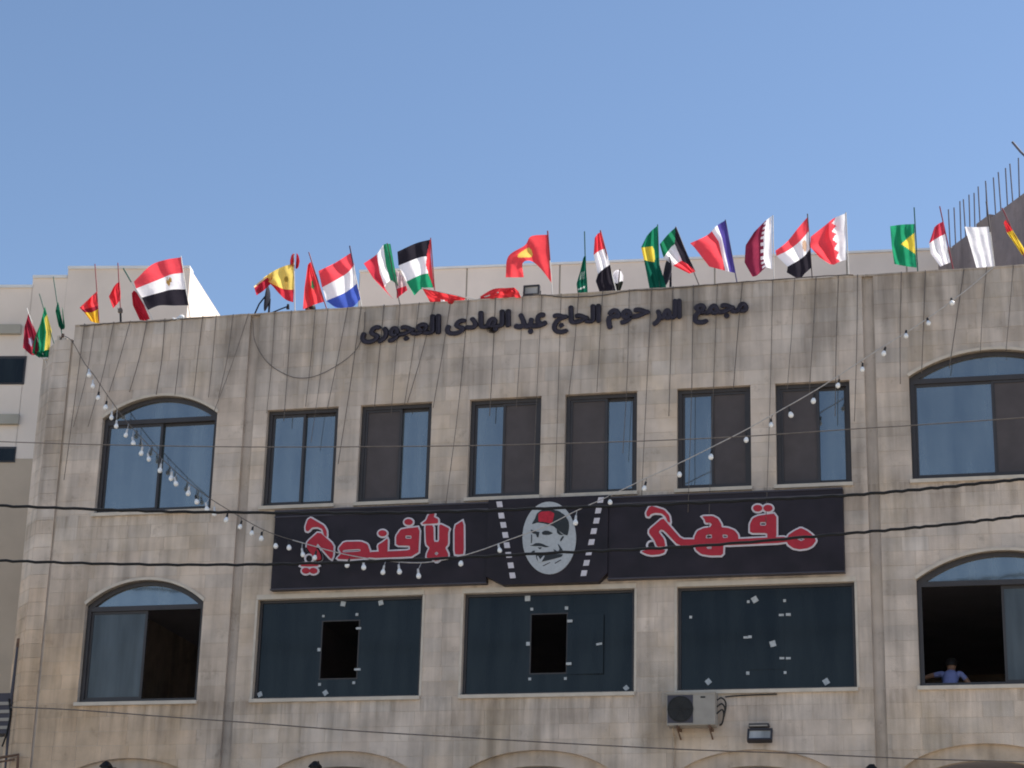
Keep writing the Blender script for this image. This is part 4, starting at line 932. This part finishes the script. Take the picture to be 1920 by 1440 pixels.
# things on the left corner
q0 = P(8, 1340, .2)
eb = empty('meter_box', (q0.x, .3, 8.0), 'dark grey metal box with cables on the wall at the lower left edge', 'meter box')
a = P(-16, 1300, .25); b = P(17, 1375, .25); G().box(a.x, b.x, .25, .62, b.z, a.z).obj('box', M['signedge'], eb)
for k in range(4): G().box(a.x-.004, b.x-.02, .236, .249, b.z+.08+k*.15, b.z+.14+k*.15).obj('louvre', M['acwhite'], eb)
G().tube([P(17,1310,.22), P(20,1340,.22), P(12,1378,.22), P(4,1400,.22)], .018, 6).obj('cable', M['black'], eb)
a = P(33, 1202, .3); pi = empty('conduit', (a.x, .3, 0), 'grey conduit pipe running down the left corner wall', 'pipe')
G().tube([P(36,1203,.28), P(20,1330,.28), P(14,1420,.28), P(10,1460,.28)], .045, 8).obj('pipe', M['signedge'], pi); G().tube([P(37,1198,.28), P(35,1214,.28)], .055, 8).obj('pipe_cap', M['rust'], pi)
rl = empty('railing', P(20,1440,-.1), 'rusty pipe railing at the lower left edge', 'railing')
G().tube([P(-20,1424,-.1), P(34,1415,-.1), P(31,1470,-.1)], .03, 8).obj('top_rail', M['rust'], rl); G().tube([P(-20,1432,-.1), P(27,1424,-.1)], .018, 6).obj('lower_rail', M['rust'], rl)

# ------------------------------------------------------------------ people
def person(name, label, J, R, E, regions, hair=None, wrap=None):
    # J joints, R radii, E edges; one continuous skin; material by region
    me = bpy.data.meshes.new(name); keys = list(J); me.from_pydata([J[k] for k in keys], [(keys.index(a), keys.index(b)) for a, b in E], [])
    o = bpy.data.objects.new(name, me); COL.objects.link(o)
    sk = o.modifiers.new('skin', 'SKIN'); sk.use_smooth_shade = True; o.modifiers.new('sub', 'SUBSURF').levels = 1
    sv = me.skin_vertices[0].data
    for i, k in enumerate(keys):
        r = R[k]; sv[i].radius = r if isinstance(r, tuple) else (r, r); sv[i].use_root = (k == 'pelvis')
    dg = bpy.context.evaluated_depsgraph_get(); dg.update()
    nm = bpy.data.meshes.new_from_object(o.evaluated_get(dg)); bpy.data.objects.remove(o)
    mats = ['skin', 'shirt', 'trouser']
    for x in (M['skin'], regions['shirt'], M['trouser']): nm.materials.append(x)
    for p_ in nm.polygons:
        c_ = p_.center; k = min(keys, key=lambda q: (Vector(J[q])-c_).length); p_.material_index = regions['map'].get(k, 1); p_.use_smooth = True
    nm.name = name; base = bpy.data.objects.new(name, nm); COL.objects.link(base); tag(base, label, 'person'); return base
def body(base, H, lean, armsL, armsR, face):
    # simple standing/leaning skeleton: base = feet centre, H = height
    s = H/1.75; f = Vector(face).normalized(); sd = Vector((f.y, -f.x, 0)); up = Vector((0, 0, 1)); B = Vector(base)
    hip = B+up*.92*s; spine = (up*math.cos(lean)+f*math.sin(lean)); J = {}
    J['pelvis'] = hip; J['waist'] = hip+spine*.16*s; J['chest'] = hip+spine*.36*s; J['neck'] = hip+spine*.53*s
    hv = (spine*.5+up*.5).normalized(); J['jaw'] = J['neck']+hv*.075*s+f*.03*s; J['crown'] = J['neck']+hv*.165*s+f*.03*s
    for sgn, arm, n in ((1, armsL, 'l'), (-1, armsR, 'r')):
        sh = hip+spine*.47*s+sd*sgn*.17*s; J['sh'+n] = sh; e = sh+Vector(arm[0])*s; J['el'+n] = e; J['wr'+n] = e+Vector(arm[1])*s; J['ha'+n] = J['wr'+n]+Vector(arm[1]).normalized()*.09*s
        J['hi'+n] = hip-up*.05*s+sd*sgn*.09*s; J['kn'+n] = hip-up*.46*s+sd*sgn*.10*s+f*.03; J['an'+n] = B+up*.07*s+sd*sgn*.10*s; J['to'+n] = B+up*.035*s+sd*sgn*.11*s+f*.16*s
    R = dict(pelvis=(.15*s,.11*s), waist=(.135*s,.10*s), chest=(.155*s,.11*s), neck=.066*s, jaw=(.088*s,.092*s), crown=(.096*s,.108*s))
    for n in 'lr': R.update({'sh'+n:.062*s,'el'+n:.045*s,'wr'+n:.03*s,'ha'+n:.034*s,'hi'+n:.09*s,'kn'+n:.06*s,'an'+n:.04*s,'to'+n:.035*s})
    E = [('pelvis','waist'),('waist','chest'),('chest','neck'),('neck','jaw'),('jaw','crown')]
    for n in 'lr': E += [('chest','sh'+n),('sh'+n,'el'+n),('el'+n,'wr'+n),('wr'+n,'ha'+n),('pelvis','hi'+n),('hi'+n,'kn'+n),('kn'+n,'an'+n),('an'+n,'to'+n)]
    return J, R, E, f, s
RMAP = {'jaw':0,'crown':0,'neck':0,'wrl':0,'wrr':0,'hal':0,'har':0,'ell':0,'elr':0,'hil':2,'hir':2,'knl':2,'knr':2,'anl':2,'anr':2,'tol':2,'tor':2,'pelvis':2}
def head_bits(o, J, f, s, hair=True, wrap=False):
    c = J['crown']*.6+J['jaw']*.4; sd = Vector((f.y, -f.x, 0)); up = (J['crown']-J['jaw']).normalized()
    rot = Matrix((sd, f, up)).transposed()
    g = G(); g.ell(c+up*.035*s-f*.012*s, (.106*s, .122*s, .116*s), 16, 8, rot=rot, zmin=-.5)
    if wrap:
        w = G().ell(c+up*.03*s-f*.01*s, (.112*s, .125*s, .125*s), 18, 9, rot=rot, zmin=-.25); w.obj('headscarf', M['clothwhite'], o, True)
        for k in range(3): G().tube([c+up*(.02+.035*k)*s+(sd*math.cos(t)*.116+f*math.sin(t)*.128)*s*(1-.1*k) for t in [i*.35 for i in range(19)]], .012*s, 6).obj('scarf_fold', M['clothwhite'], o, True)
    else: g.obj('hair', M['hair'], o, True)
    n = G(); n.ell(c+f*.092*s-up*.012*s, (.014*s, .022*s, .024*s), 8, 6, rot=rot); n.obj('nose', M['skin'], o, True)
    for q in (-1, 1):
        G().ell(c+sd*q*.083*s-up*.005*s, (.012*s, .022*s, .03*s), 8, 6, rot=rot).obj('ear', M['skin'], o, True)
        G().ell(c+f*.078*s+sd*q*.032*s+up*.012*s, (.014*s, .008*s, .008*s), 8, 5, rot=rot).obj('eye', M['hair'], o, True)
# worker leaning in the open arched window, lower right
p_ = P(1776, 1262, .75)
J_, R_, E_, f_, s_ = body((p_.x+.02, .74, 7.68), 1.69, .66, ((.15,.02,-.20),(.13,-.05,-.20)), ((-.22,.05,-.03),(-.19,.06,-.05)), (.12,1,0))
pr_ = person('person', 'person in a blue shirt leaning over in the open arched window at lower right', J_, R_, E_, {'shirt': M['shirtblue'], 'map': RMAP}); head_bits(pr_, J_, f_, s_)
# one more on the roof, mostly hidden by the parapet
for (px, py, lab, sh, wrap, hh) in ((583, 570, 'dark-haired person on the roof, only the head showing beside red starred flag', 'shirtdark', False, None),):
    p_ = P(px, py, .62); H = p_.z-ZR
    hip = max(.35, H-.95+.0); s0 = 1.0
    J_, R_, E_, f_, s_ = body((p_.x, .62, ZR), 1.70, .0, ((.06,.02,-.26),(-.04,-.2,-.12)), ((-.06,.02,-.26),(.04,-.2,-.12)), (.0,-1,0))
    drop = J_['crown'].z+.09-p_.z           # crouch: fold the legs so that the head sits where it shows
    for k in J_:
        if k[:2] in ('kn',): J_[k] = Vector((J_[k].x, .62-.34, ZR+max(.30, J_[k].z-ZR-drop*.35)))
        elif k[:2] in ('an', 'to'): pass
        else: J_[k] = Vector((J_[k].x, J_[k].y, J_[k].z-drop))
    for k in ('knl', 'knr'): J_[k].y = .50
    pr_ = person('person', lab, J_, R_, E_, {'shirt': M[sh], 'map': RMAP}); head_bits(pr_, J_, f_, s_, wrap=wrap)
